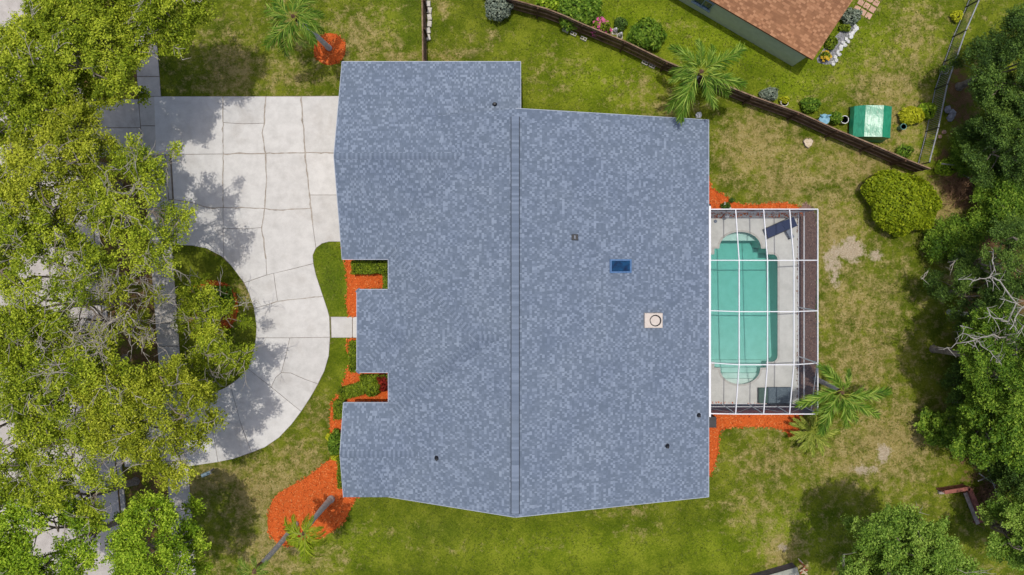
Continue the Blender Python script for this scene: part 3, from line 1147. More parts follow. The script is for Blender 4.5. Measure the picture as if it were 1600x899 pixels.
# fascia and drip edges
fas = MB()
for (x0, y0), (x1, y1) in (((XR + 0.02, YB), (XR + 0.02, YT)), ((GX, GY1 + 0.02), (0.51, GY1 + 0.02)), ((GX, GY0 - 0.02), (XL, GY0 - 0.02)),
                           ((XL - 0.02, GY0), (XL - 0.02, PY1)), ((XL - 0.02, PY0), (XL - 0.02, WY1)), ((WX, WY1 + 0.02), (XL, WY1 + 0.02)),
                           ((PXX - 0.02, PY0), (PXX - 0.02, PY1)), ((PXX, PY1 + 0.02), (XL, PY1 + 0.02)), ((PXX, PY0 - 0.02), (XL, PY0 - 0.02))):
    fas.bar((x0, y0, ZE - 0.09), (x1, y1, ZE - 0.09), 0.035, 0.2)
for y, s in ((YB - 0.02, -1), (YT + 0.02, 1)):
    fas.bar((XR, y, ZE - 0.085), (RX, y, ZR - 0.085), 0.035, 0.18)
    if s < 0:
        fas.bar((XL, y, ZE - 0.085), (RX, y, ZR - 0.085), 0.035, 0.18)
for x, y0, ym, y1, zm in ((GX - 0.02, GY0, GM, GY1, ZE + 1.98), (WX - 0.02, WY0, WM, WY1, ZE + 0.87)):
    fas.bar((x, y0, ZE - 0.085), (x, ym, zm - 0.085), 0.035, 0.18)
    fas.bar((x, y1, ZE - 0.085), (x, ym, zm - 0.085), 0.035, 0.18)
fas.bar((0.53, GY1, ZE - 0.085), (0.53, YT, ZE + GS * (GY1 - YT) - 0.085), 0.035, 0.18)
simple('drip_edge', (188, 196, 208), (176, 184, 198), scale=3, rough=0.5)
fas.build('fascia', 'drip_edge', house)

# walls under the eaves, with gables
wl = MB()
o_ = 0.5
wl.box(XL + o_, XR - o_, YB + 0.3, YT - 0.3, 0, ZE - 0.2)
wl.box(GX + 0.45, 0.2, GY0 + o_, GY1 - o_, -0.01, ZE - 0.19)
wl.box(WX + 0.45, XL + o_ - 0.01, WY0 + 0.32, WY1 - o_, 0, ZE - 0.21)
for x, y0, ym, y1, zm in ((GX + 0.45, GY0 + o_, GM, GY1 - o_, ZE + 1.6), (WX + 0.45, WY0 + 0.32, WM, WY1 - o_, ZE + 0.6)):
    wl.add([(x, y0, ZE - 0.19), (x, y1, ZE - 0.19), (x, ym, zm), (x + 0.2, y0, ZE - 0.19), (x + 0.2, y1, ZE - 0.19), (x + 0.2, ym, zm)],
           [(0, 1, 2)[::-1], (3, 4, 5), (1, 4, 5, 2), (0, 2, 5, 3)])
for y in (YB + 0.3, YT - 0.5):
    wl.add([(XL + o_, y, ZE - 0.19), (XR - o_, y, ZE - 0.19), (RX, y, ZR - 0.4), (XL + o_, y + 0.2, ZE - 0.19), (XR - o_, y + 0.2, ZE - 0.19), (RX, y + 0.2, ZR - 0.4)],
           [(0, 1, 2), (3, 5, 4), (1, 4, 5, 2), (0, 2, 5, 3)])
wl.build('wall', 'stucco', house)
for yc in (2.9, 8.7):
    d = MB()
    for r in range(4):
        d.box(GX + 0.40, GX + 0.449, yc - 2.3, yc + 2.3, 0.06 + r * 0.53, 0.57 + r * 0.53)
    d.build('garage_door', 'garage_door', house)
d = MB()
d.box(XL + o_ - 0.05, XL + o_ - 0.001, PM - 0.5, PM + 0.5, 0.1, 2.1)
d.build('door', 'dark_wood_rail', house)
for yy in (PY0 + 0.35, PY1 - 0.35):
    d = MB()
    d.bevel_box(PXX + 0.3, PXX + 0.62, yy - 0.16, yy + 0.16, 0, ZE - 0.16, 0.02)
    d.build('porch_column', 'white_trim', house)

# ridge vent: raised strip, black slots each side, shingle caps
rv = MB()
rv.box(RX - 0.25, RX + 0.25, YB + 0.18, YT - 0.45, ZR - 0.12, ZR + 0.012)
rvo = rv.build('ridge_vent', 'black_gap', house)
cp = MB()
y = YB + 0.2
while y < YT - 0.5:
    t = 0.5 + 0.3 * g.random() if g.random() > 0.5 else 0.2 + 0.3 * g.random()
    cp.add([(RX - 0.215, y, ZR + 0.02), (RX, y, ZR + 0.055), (RX + 0.215, y, ZR + 0.02), (RX - 0.215, y + 0.15, ZR + 0.015), (RX, y + 0.15, ZR + 0.045), (RX + 0.215, y + 0.15, ZR + 0.015)],
           [(0, 1, 4, 3), (1, 2, 5, 4)], t)
    y += 0.13
o = cp.build('ridge_caps', 'shingle', rvo, tint=True)
o['kind'] = 'stuff'


def on_roof(px, py):
    """the roof point seen at a pixel"""
    z = 3.0
    for _ in range(12):
        p = W(px, py, z)
        z = roof_z(p.x, p.y)
        if z < 0:
            z = 3.0
    return W(px, py, z)


# skylight
p = on_roof(969, 416)
tilt = Matrix.Rotation(math.atan(SR), 4, 'Y')
sk = MB()
Msk = Matrix.Translation(p) @ tilt
a, b = 0.68, 0.40
for x0, x1, y0, y1 in ((-a, a, -b, -b + 0.09), (-a, a, b - 0.09, b), (-a, -a + 0.09, -b + 0.09, b - 0.09), (a - 0.09, a, -b + 0.09, b - 0.09)):
    sk.bevel_box(x0, x1, y0, y1, -0.05, 0.13, 0.01, Msk)
sko = sk.build('skylight', 'steel_blue' if 'steel_blue' in MATS else 'pale_blue_frame', house) if False else None
simple('skylight_frame', (104, 140, 186), (88, 124, 170), scale=5, rough=0.4)
sko = sk.build('skylight', 'skylight_frame', house)
gl = MB()
gl.box(-a + 0.091, a - 0.091, -b + 0.091, b - 0.091, 0.0, 0.07, Msk)
gl.build('pane', 'skylight_glass', sko)

# cream flue box with a round cap
p = on_roof(1021, 500)
ch = MB()
ch.bevel_box(p.x - 0.62, p.x + 0.45, p.y - 0.44, p.y + 0.44, p.z - 0.35, p.z + 0.5, 0.03)
cho = ch.build('chimney', 'cream_metal', house)
lid = MB()
lid.tube([(p.x + 0.02, p.y, p.z + 0.5), (p.x + 0.02, p.y, p.z + 0.515)], [0.345, 0.345], 24)
lid.build('flue_opening', 'black_gap', cho)
lid = MB()
lid.tube([(p.x - 0.01, p.y, p.z + 0.51), (p.x - 0.01, p.y, p.z + 0.53), (p.x - 0.01, p.y, p.z + 0.56), (p.x - 0.01, p.y, p.z + 0.59)], [0.18, 0.2, 0.285, 0.25], 24)
lid.build('flue_cap', 'cream_metal', cho, smooth=False)

# box vent and pipe vents
p = on_roof(898, 371)
bv = MB()
bv.bevel_box(p.x - 0.19, p.x + 0.19, p.y - 0.17, p.y + 0.17, p.z - 0.06, p.z + 0.13, 0.02)
bvo = bv.build('box_vent', 'black_plastic', house)
bv = MB()
bv.box(p.x - 0.03, p.x + 0.03, p.y - 0.10, p.y + 0.10, p.z + 0.13, p.z + 0.136)
bv.build('vent_slot', 'steel_grey', bvo)
for px, py in ((773, 164), (683, 716), (1042, 697), (1091, 649)):
    p = on_roof(px, py)
    v = MB()
    v.tube([(p.x, p.y, p.z - 0.03), (p.x, p.y, p.z + 0.02), (p.x, p.y, p.z + 0.07), (p.x, p.y, p.z + 0.34)], [0.17, 0.14, 0.075, 0.07], 12)
    v.build('vent_pipe', 'black_plastic', house)

# ------------------------------------------------------------------ pool, deck, cage
def arc(cx, cy, rx_, ry_, a0, a1, n):
    return [(cx + rx_ * math.cos(math.radians(a0 + (a1 - a0) * i / n)), cy + ry_ * math.sin(math.radians(a0 + (a1 - a0) * i / n))) for i in range(n + 1)]


pool_px = ([(1096, 398), (1114, 396), (1114, 387), (1122, 387)] + arc(1156, 387, 34, 26, 180, 360, 16)[1:-1] + [(1190, 387), (1198, 387), (1198, 396)]
           + arc(1206, 406, 10, 10, -90, 0, 5) + arc(1205, 556, 11, 11, 0, 90, 5) + [(1198, 567), (1198, 576), (1189, 576)]
           + arc(1156, 576, 33, 26, 0, 180, 16)[1:-1] + [(1123, 576), (1114, 576), (1114, 567), (1096, 566)])
pool = gp(pool_px)
deck_out = gp([(1082, 331), (1247, 331), (1247, 634), (1082, 634)])
ZD = 0.06
NOGRASS.append(deck_out)
dk = MB()
vs2, fs = fill(deck_out, [pool])
dk.add([(x, y, ZD) for x, y in vs2], fs)
n = len(deck_out)
for i in range(n):
    (x0, y0), (x1, y1) = deck_out[i], deck_out[(i + 1) % n]
    dk.add([(x0, y0, -0.3), (x1, y1, -0.3), (x1, y1, ZD), (x0, y0, ZD)], [(0, 1, 2, 3)])
deck = dk.build('pool_deck', 'deck_concrete')
tag(deck, 'pale concrete deck around the pool', kind='structure')
cop = MB()
ins = inset(pool, 0.07)
outp = inset(pool, -0.06)
n = len(pool)
for i in range(n):
    j = (i + 1) % n
    cop.add([(*outp[i], ZD + 0.004), (*outp[j], ZD + 0.004), (*outp[j], ZD + 0.02), (*outp[i], ZD + 0.02), (*ins[i], ZD + 0.02), (*ins[j], ZD + 0.02), (*ins[i], ZD - 0.05), (*ins[j], ZD - 0.05)],
            [(0, 1, 2, 3), (3, 2, 5, 4), (4, 5, 7, 6)])

swim = thing('swimming_pool', 'green swimming pool with rounded ends inside the screen cage', 'pool', (*W(1156, 480).to_2d(), 0))
inv = Matrix.Translation(-swim.location)


def local(mb):
    mb.v = [tuple(Vector(p) - swim.location) for p in mb.v]
    return mb


local(cop).build('coping', 'pool_coping', swim)
bs = MB()
for i in range(n):
    j = (i + 1) % n
    bs.add([(*pool[i], ZD - 0.01), (*pool[j], ZD - 0.01), (*pool[j], -2.2), (*pool[i], -2.2)], [(0, 1, 2, 3)])
fl = [(352, 376, -0.55, -0.55), (376, 380, -1.6, -1.75), (380, 470, -1.75, -1.5), (470, 566, -1.5, -1.12), (566, 577, -0.92, -0.92), (577, 585, -0.68, -0.68), (585, 593, -0.46, -0.46), (593, 612, -0.26, -0.26)]
px0, px1 = W(1090, 0).x, W(1224, 0).x
prev = None
for y0, y1, z0, z1 in fl:
    a, b = W(0, y0).y, W(0, y1).y
    bs.add([(px0, a, z0), (px0, b, z1), (px1, b, z1), (px1, a, z0)], [(0, 1, 2, 3)])
    if prev is not None:
        bs.add([(px0, a, prev), (px0, a, z0), (px1, a, z0), (px1, a, prev)], [(0, 1, 2, 3)])
    prev = z1
local(bs).build('basin', 'pool_plaster', swim)
wt = MB()
wt.prism(inset(pool, -0.02), -2.4, -0.06)
local(wt).build('water', 'pool_water', swim)

# cage frame
cage = thing('pool_cage', 'white aluminium screen cage over the swimming pool', 'pool cage', (0, 0, 0))
ZO, ZH, ZF = 2.9, 2.78, 3.55
CX0, CX1, CX2, CX3, CX4 = 12.08, 13.6, 15.3, 16.88, 18.6
CYs = [2.84, -0.27, -3.34, -6.52, -9.62]


def cz(ix, iy):
    if iy in (0, 4):
        return ZH if ix == 0 else ZO
    return {0: ZH, 4: ZO}.get(ix, ZF)


CXs = [CX0, CX1, CX2, CX3, CX4]


def cpt(ix, iy):
    return Vector((CXs[ix], CYs[iy], cz(ix, iy)))


def member(name, p, q, w=0.10, h=0.06, mat='white_aluminium'):
    m = MB()
    m.bar(p, q, w, h)
    return m.build(name, mat, cage)


for iy in range(5):
    for ix in range(4):
        member('roof_beam', cpt(ix, iy), cpt(ix + 1, iy), 0.055, 0.09)
for ix in range(5):
    for iy in range(4):
        member('roof_beam', cpt(ix, iy) + Vector((0, 0, 0.004)), cpt(ix, iy + 1) + Vector((0, 0, 0.004)), 0.055, 0.08)
DX1 = CX4
for iy in range(5):
    p = cpt(4, iy)
    member('post', (p.x, p.y, ZD), (p.x, p.y, p.z - 0.04), 0.07, 0.06)
for iy in (0, 4):
    for ix in (0, 1, 2, 3):
        p = cpt(ix, iy)
        member('post', (p.x, p.y, ZD), (p.x, p.y, p.z - 0.04), 0.06, 0.05)
for z, nm in ((0.95, 'chair_rail'), (0.09, 'base_rail')):
    member(nm, (CX4, CYs[0], z), (CX4, CYs[4], z), 0.07, 0.05)
    for iy in (0, 4):
        member(nm, (CX0, CYs[iy], z), (CX4, CYs[iy], z + 0.003), 0.06, 0.05)
for iy in (0, 4):
    for ix in (0, 1, 2, 3):
        a, b = cpt(ix, iy), cpt(ix + 1, iy)
        member('brace', (b.x if ix % 2 else a.x, a.y, 0.95), (a.x if ix % 2 else b.x, a.y, a.z - 0.1), 0.03, 0.03, 'grey_metal')
member('brace', (CX4, CYs[4], ZO - 0.9), (CX4, CYs[3], ZO - 0.05), 0.04, 0.04)
# gutter between house eave and cage
member('gutter', (CX0 - 0.02, CYs[0] + 0.2, ZH + 0.01), (CX0 - 0.02, CYs[4] - 0.2, ZH + 0.01), 0.12, 0.12)


def panel(pts, mat='insect_screen'):
    m = MB()
    m.add(pts, [tuple(range(len(pts)))])
    m.build('screen_panel', mat, cage)


for iy in range(4):
    for ix in range(4):
        q = [cpt(ix, iy), cpt(ix + 1, iy), cpt(ix + 1, iy + 1), cpt(ix, iy + 1)]
        m = MB()
        m.add(q, [(0, 2, 1), (0, 3, 2)])
        m.build('screen_panel', 'insect_screen', cage)
for iy in range(4):
    a, b = cpt(4, iy), cpt(4, iy + 1)
    for z0, z1 in ((0.1, 0.94), (0.96, None)):
        panel([(a.x, a.y, z0), (b.x, b.y, z0), (b.x, b.y, z1 or b.z), (a.x, a.y, z1 or a.z)], 'wall_screen')
for iy in (0, 4):
    for ix in range(4):
        a, b = cpt(ix, iy), cpt(ix + 1, iy)
        for z0, z1 in ((0.1, 0.94), (0.96, None)):
            panel([(a.x, a.y, z0), (b.x, b.y, z0), (b.x, b.y, z1 or b.z), (a.x, a.y, z1 or a.z)], 'end_wall_screen')


# furniture on the deck
def lounger(name, label, cat, px, py, rz, cushion, frame):
    base = W(px, py, 0.35)
    t = thing(name, label, cat, (base.x, base.y, ZD), rz=rz)
    m = MB()
    m.bevel_box(-0.95, 0.25, -0.31, 0.31, 0.30, 0.36, 0.015)
    m.build('seat', cushion, t)
    m = MB()
    m.bevel_box(0, 0.78, -0.31, 0.31, -0.03, 0.03, 0.012, Matrix.Translation((0.26, 0, 0.34)) @ Matrix.Rotation(-math.radians(28), 4, 'Y'))
    m.build('backrest', cushion, t)
    m = MB()
    for s in (-1, 1):
        m.bar((-0.97, s * 0.335, 0.31), (0.95, s * 0.335, 0.31), 0.035)
    m.bar((-0.97, -0.335, 0.31), (-0.97, 0.335, 0.31), 0.035)
    m.build('frame', frame, t)
    for x in (-0.75, 0.7):
        for s in (-1, 1):
            m = MB()
            m.bar((x, s * 0.335, 0.0), (x, s * 0.335, 0.3), 0.035)
            m.build('leg', frame, t)
    return t


lounger('sun_lounger', 'navy sling sun lounger at the upper corner of the pool deck', 'sun lounger', 1218, 356, math.radians(24), 'navy_sling', 'dark_metal')
p = W(1234, 366, 0.4)
t = thing('side_table', 'small grey side table beside the navy lounger', 'table', (p.x, p.y, ZD), rz=math.radians(30))
m = MB()
m.bevel_box(-0.14, 0.14, -0.3, 0.3, 0.4, 0.44, 0.01)
m.build('table_top', 'steel_grey', t)
for x in (-0.11, 0.11):
    for y in (-0.26, 0.26):
        m = MB()
        m.bar((x, y, 0), (x, y, 0.4), 0.03)
        m.build('leg', 'dark_metal', t)
p = W(1192, 618, 0.3)
t = thing('ottoman', 'dark green footstool beside the wicker daybed', 'footstool', (p.x, p.y, ZD))
m = MB()
m.bevel_box(-0.30, 0.30, -0.5, 0.5, 0.22, 0.36, 0.04)
m.build('cushion', 'green_cushion', t)
m = MB()
m.bevel_box(-0.27, 0.27, -0.47, 0.47, 0, 0.215, 0.02)
m.build('base', 'dark_metal', t)
p = W(1219, 618, 0.4)
t = thing('daybed', 'grey woven daybed at the lower end of the pool deck', 'daybed', (p.x, p.y, ZD))
m = MB()
m.bevel_box(-0.78, 0.78, -0.52, 0.52, 0.26, 0.42, 0.05)
m.build('mattress', 'wicker', t)
m = MB()
m.bevel_box(-0.75, 0.75, -0.49, 0.49, 0.03, 0.255, 0.02)
m.build('base', 'dark_metal', t)
m = MB()
m.bevel_box(-0.76, 0.76, -0.6, -0.53, 0.03, 0.7, 0.02)
m.build('backrest', 'dark_metal', t)
p = W(1118, 346, 0.1)
m = MB()
m.tube([(p.x, p.y, ZD), (p.x, p.y, ZD + 0.03), (p.x, p.y, ZD + 0.05)], [0.11, 0.11, 0.08], 14)
tag(m.build('deck_drain', 'steel_grey'), 'small round grey deck cover above the pool', 'drain cover')
p = W(1136, 337, 0.8)
t = thing('garden_lamp', 'small white post lamp inside the top wall of the cage', 'lamp', (p.x, p.y, ZD))
m = MB()
m.tube([(0, 0, 0), (0, 0, 0.6)], [0.03, 0.03], 8)
m.build('post', 'white_trim', t)
m = MB()
m.tube([(0, 0, 0.6), (0, 0, 0.63), (0, 0, 0.8), (0, 0, 0.9)], [0.06, 0.13, 0.15, 0.03], 10)
m.build('lamp_head', 'white_trim', t)
p = W(1113, 660, 0.9)
t = thing('electric_cabinet', 'dark grey equipment box at the house corner below the cage', 'cabinet', (p.x, p.y, 0.05))
m = MB()
m.bevel_box(-0.26, 0.24, -0.33, 0.33, 0, 0.8, 0.03)
m.build('cabinet', 'black_plastic', t)
m = MB()
m.bevel_box(-0.28, 0.26, -0.35, 0.35, 0.81, 0.85, 0.01)
m.build('lid', 'dark_metal', t)
p = W(1110, 322, 0.8)
t = thing('utility_box', 'small dark box at the upper house corner of the cage', 'box', (p.x, p.y, 0.05))
m = MB()
m.bevel_box(-0.1, 0.1, -0.15, 0.15, 0, 0.5, 0.03)
m.build('case', 'black_plastic', t)
m = MB()
m.tube([(0, -0.16, 0.3), (0, -0.2, 0.3)], [0.1, 0.1], 10)
m.build('crank', 'dark_metal', t)

# ------------------------------------------------------------------ neighbour's house
nb0 = W(1238, 104)
e1 = Vector((-0.863, 0.504)).normalized()
e2 = Vector((0.504, 0.863)).normalized()
nh = thing('neighbour_house', 'green walled house under a brown shingle roof at the top edge', 'house', (nb0.x, nb0.y, 0))
NM = Matrix(((e1.x, e2.x, 0, 0), (e1.y, e2.y, 0, 0), (0, 0, 1, 0), (0, 0, 0, 1)))


def nmesh(mb):
    mb.v = [tuple(NM @ Vector(p)) for p in mb.v]
    mb.f = [f[::-1] for f in mb.f]
    return mb


m = MB()
m.box(0, 15, 0.0, 10, 0, 2.45)
nmesh(m).build('wall', 'green_stucco', nh)
nf = [(lambda x, y: 2.5 + 0.30 * (y + 0.12), [(-0.35, -0.12), (15.4, -0.12), (15.4, 5), (-0.35, 5)], (0, -1)),
      (lambda x, y: 2.5 + 0.30 * (10.12 - y), [(-0.35, 5), (15.4, 5), (15.4, 10.12), (-0.35, 10.12)], (0, 1))]
d, sh = MB(), MB()
g = np.random.default_rng(5)
for f, poly, dn in nf:
    roof_deck(d, f, poly, 0.14)
    shingle(sh, f, poly, dn, None, g, zfun=None, wmin=0.14, wmax=0.3)
nro = nmesh(d).build('roof', 'brown_shingle', nh)
so = nmesh(sh).build('shingles', 'brown_shingle', nro, tint=True)
so['kind'] = 'stuff'
m = MB()
m.add([(-0.0, 0, 2.44), (0, 10, 2.44), (0, 5, 3.9), (0.2, 0, 2.44), (0.2, 10, 2.44), (0.2, 5, 3.9)], [(0, 1, 2), (3, 5, 4), (1, 4, 5, 2), (0, 2, 5, 3)])
nmesh(m).build('gable', 'green_stucco', nh)
wp = W(1097, 8, 1.6) - nb0
wu = wp.to_2d().dot(e1)
m = MB()
for a, b, z0, z1 in ((-0.62, 0.62, 0.95, 1.02), (-0.62, 0.62, 2.0, 2.07), (-0.62, -0.55, 1.02, 2.0), (0.55, 0.62, 1.02, 2.0), (-0.03, 0.03, 1.02, 2.0)):
    m.box(wu + a, wu + b, -0.07, 0.0, z0, z1)
m.box(wu - 0.68, wu + 0.68, -0.12, 0.0, 0.88, 0.949)
nwo = nmesh(m).build('window', 'blue_grey_paint', nh)
m = MB()
m.box(wu - 0.549, wu + 0.549, -0.02, 0.0, 1.021, 1.999)
nmesh(m).build('pane', 'skylight_glass', nwo)

# ------------------------------------------------------------------ wooden fence
def resample(pts, step):
    out = [Vector(pts[0])]
    for a, b in zip(pts[:-1], pts[1:]):
        a, b = Vector(a), Vector(b)
        n_ = max(1, int(round((b - a).length / step)))
        for i in range(1, n_ + 1):
            out.append(a.lerp(b, i / n_))
    return out


def wood_fence(label, top_px, post_px, zt=1.75, near=(0, -1)):
    pts = [W(x, y, zt).to_2d() for x, y in top_px]
    root = thing('wooden_fence', label, 'fence', (*pts[0], 0))
    o2 = pts[0]
    loc = [p - o2 for p in pts]
    fine = resample(loc, 0.145)
    pk = MB()
    pk.bevel_box(-0.068, 0.068, -0.011, 0.011, 0.02, zt, 0.006)
    pme = pk.mesh('picket', 'dark_wood')
    nr = Vector(near)
    for a, b in zip(fine[:-1], fine[1:]):
        c = (a + b) / 2
        o = link('picket', pme, root)
        o.location = (c.x, c.y, 0.012 * random.uniform(-1, 1))
        dd = b - a
        o.rotation_euler = (0, 0, math.atan2(dd.y, dd.x))
        o.scale = (1, 1, 1 + random.uniform(-0.008, 0.008))
    for a, b in zip(loc[:-1], loc[1:]):
        dd = (b - a).normalized()
        nn = Vector((-dd.y, dd.x))
        if nn.dot(nr) < 0:
            nn = -nn
        for z in (0.28, 0.95, 1.55):
            m = MB()
            m.bar((*(a + nn * 0.035), z), (*(b + nn * 0.035), z), 0.04, 0.09)
            m.build('rail', 'dark_wood_rail', root)
        m = MB()
        m.bar((*a, zt + 0.025), (*b, zt + 0.025), 0.075, 0.03)
        m.build('cap_rail', 'dark_wood_rail', root)
    for x, y in post_px:
        q = W(x, y, zt).to_2d() - o2
        best = min(((q - (a + (b - a) * max(0, min(1, (q - a).dot(b - a) / (b - a).length_squared)))).length, i, a, b) for i, (a, b) in enumerate(zip(loc[:-1], loc[1:])))
        a, b = best[2], best[3]
        t_ = max(0, min(1, (q - a).dot(b - a) / (b - a).length_squared))
        c = a.lerp(b, t_)
        dd = (b - a).normalized()
        nn = Vector((-dd.y, dd.x))
        if nn.dot(nr) < 0:
            nn = -nn
        c = c + nn * 0.11
        m = MB()
        m.bevel_box(-0.05, 0.05, -0.05, 0.05, 0, zt + 0.03, 0.01, Matrix.Translation((c.x, c.y, 0)) @ Matrix.Rotation(math.atan2(dd.y, dd.x), 4, 'Z'))
        m.build('post', 'dark_wood', root)
    return root


wood_fence('long dark brown picket fence running diagonally behind the house',
           [(742, -26), (802, 0), (854, 14), (880, 24), (911, 38), (977, 65), (1043, 97), (1110, 124), (1180, 152), (1248, 176), (1310, 204), (1366, 227), (1416, 249), (1454, 264)],
           [(780, -8), (841, 11), (911, 38), (977, 65), (1043, 97), (1110, 124), (1176, 150), (1248, 176), (1310, 204), (1366, 227), (1416, 249)])
wood_fence('short dark brown fence meeting the garage roof', [(659, -40), (660, 45), (661, 118)], [(659, 0), (660, 45), (661, 95)], near=(1, 0))

# ------------------------------------------------------------------ metal picket fence
def metal_fence():
    zt = 1.35
    top = [(1546, -40), (1530, 0), (1509, 48), (1495, 88), (1480, 132), (1466, 200), (1452, 254)]
    pts = [W(x, y, zt).to_2d() for x, y in top]
    root = thing('metal_fence', 'grey metal picket fence climbing the right side of the neighbouring yard', 'fence', (*pts[0], 0))
    loc = [p - pts[0] for p in pts]
    pk = MB()
    pk.box(-0.009, 0.009, -0.009, 0.009, 0.05, zt - 0.02)
    pme = pk.mesh('picket', 'grey_metal')
    fine = resample(loc, 0.13)
    for c in fine:
        o = link('picket', pme, root)
        o.location = (c.x, c.y, 0)
    for a, b in zip(loc[:-1], loc[1:]):
        for z, w in ((zt, 0.07), (0.12, 0.035)):
            m = MB()
            m.bar((*a, z), (*b, z), w, 0.045)
            m.build('rail', 'grey_metal', root)
    for c in resample(loc, 1.9):
        m = MB()
        m.bevel_box(-0.035, 0.035, -0.035, 0.035, 0, zt + 0.08, 0.01, Matrix.Translation((c.x, c.y, 0)))
        m.build('post', 'dark_metal', root)


metal_fence()

# ------------------------------------------------------------------ blocks, pots, stones
def block(px, py, rz, label):
    p = W(px, py, 0.2)
    m = MB()
    for x0, x1, y0, y1 in ((-0.2, 0.2, -0.1, -0.065), (-0.2, 0.2, 0.065, 0.1), (-0.2, -0.165, -0.065, 0.065), (-0.02, 0.02, -0.065, 0.065), (0.165, 0.2, -0.065, 0.065)):
        m.box(x0, x1, y0, y1, 0, 0.19)
    o = m.build('concrete_block', 'pale_block')
    o.location = (p.x, p.y, 0.002)
    o.rotation_euler = (0, 0, rz)
    return tag(o, label, 'block', 'hollow blocks along the wooden fence')


RB = -math.radians(25)
block(884, 47, RB, 'pale hollow concrete block, leftmost of the row at the fence foot')
block(896, 52.5, RB, 'pale hollow concrete block, second from the left at the fence foot')
block(912, 60, RB, 'pale hollow concrete block just right of a fence post')
block(1008, 98, RB, 'pale hollow concrete block, left one of the pair nearest the big palm')
block(1019, 103, RB, 'pale hollow concrete block, right one of the pair nearest the big palm')


def rock(mb, x, y, z, r, g, sq=0.7):
    bm = bmesh.new()
    bmesh.ops.create_icosphere(bm, subdivisions=1, radius=1)
    s = (r * (0.8 + 0.4 * g.random()), r * (0.8 + 0.4 * g.random()), r * sq)
    a = g.random() * 6.28
    vs_ = []
    for v in bm.verts:
        k = 0.85 + 0.3 * g.random()
        cx, cy = v.co.x * s[0] * k, v.co.y * s[1] * k
        vs_.append((x + cx * math.cos(a) - cy * math.sin(a), y + cx * math.sin(a) + cy * math.cos(a), z + v.co.z * s[2] * k + s[2] * 0.6))
    mb.add(vs_, [tuple(v.index for v in f.verts) for f in bm.faces])
    bm.free()


g = np.random.default_rng(31)
t = thing('edging_stones', 'row of pale edging stones beside the short fence', 'stones', (*W(669, 35).to_2d(), 0))
for i in range(6):
    p = W(669 + (2 if i in (1, 2, 3) else 0), 6 + i * 10.5, 0.15) - t.location
    m = MB()
    m.bevel_box(-0.14, 0.14, -0.19, 0.19, 0, 0.22, 0.03, Matrix.Translation((p.x, p.y, 0)) @ Matrix.Rotation(random.uniform(-0.2, 0.2), 4, 'Z'))
    m.build('stone', 'pale_block', t)

p0 = W(1318, 70)
t = thing('stone_border', 'curved border of white stones at the corner of the brown roof', 'stones', (p0.x, p0.y, 0))
bpx = [(1336, 42), (1333, 49), (1327, 55), (1322, 62), (1317, 69), (1312, 76), (1308, 83), (1304, 91), (1300, 98)]
for i, (x, y) in enumerate(resample([(*a, 0) for a in bpx], 4.0) if False else bpx):
    for k in range(2):
        p = W(x + g.normal(0, 1.2) + k * 2, y + g.normal(0, 1) + k * 3.2) - p0
        m = MB()
        rock(m, p.x, p.y, 0, 0.15, g)
        m.build('stone', 'white_stone', t)
m = MB()
vs2, fs = fill(gp(smooth_poly([(1338, 38), (1330, 54), (1318, 70), (1308, 88), (1300, 100), (1284, 100), (1276, 92), (1300, 62), (1325, 40)], 2)))
m.add([(x, y, 0.02) for x, y in vs2], fs)
for k in range(500):
    q = W(1276 + 62 * g.random(), 38 + 62 * g.random())
    if inside(gp([(1338, 38), (1318, 70), (1300, 100), (1284, 100), (1276, 92), (1325, 40)]), np.array([[q.x, q.y]]))[0]:
        rock(m, q.x, q.y, 0.01, 0.05, g)
tag(m.build('gravel_bed', 'grey_stone'), 'grey gravel bed inside the white stone border', 'gravel', kind='stuff')
m = MB()
pav = link('paver_walk', None)
tag(pav, 'pink paver walk beside the brown roofed house', kind='structure')
for i in range(5):
    for j in range(3):
        p = W(1339 + i * 6 + j * 9, 14 - i * 10 + j * 5.5)
        m = MB()
        m.bevel_box(-0.19, 0.19, -0.19, 0.19, 0, 0.03, 0.008, Matrix.Translation((p.x, p.y, 0)) @ Matrix.Rotation(math.atan2(e2.y, e2.x), 4, 'Z'))
        m.build('paver', 'pink_paver', pav)


def pot(px, py, r, h, mat, label, name='flower_pot', cat='pot', ring=False):
    p = W(px, py, h)
    t = thing(name, label, cat, (p.x, p.y, 0))
    m = MB()
    m.tube([(0, 0, 0), (0, 0, h * 0.85), (0, 0, h * 0.86), (0, 0, h), (0, 0, h), (0, 0, h - 0.06)], [r * 0.7, r * 0.92, r, r, r * 0.82, r * 0.8], 16, cap=False)
    m.build('pot', mat, t)
    m = MB()
    m.tube([(0, 0, h - 0.1), (0, 0, h - 0.07)], [r * 0.85, r * 0.8], 12)
    m.build('soil', 'potting_soil', t)
    return t


pot(880, 15, 0.36, 0.5, 'terracotta', 'round terracotta planter behind the fence')
pot(1320, 187, 0.27, 0.5, 'white_stone', 'round white planter between the fence and the green tarp')
pot(1412, 198, 0.2, 0.55, 'teal_glaze', 'teal glazed pot right of the green tarp')
pot(1226, 160, 0.26, 0.4, 'pale_block', 'pale pot holding a lime plant behind the fence')
pot(1477, 110, 0.24, 0.35, 'pale_block', 'pale pot inside the metal fence')

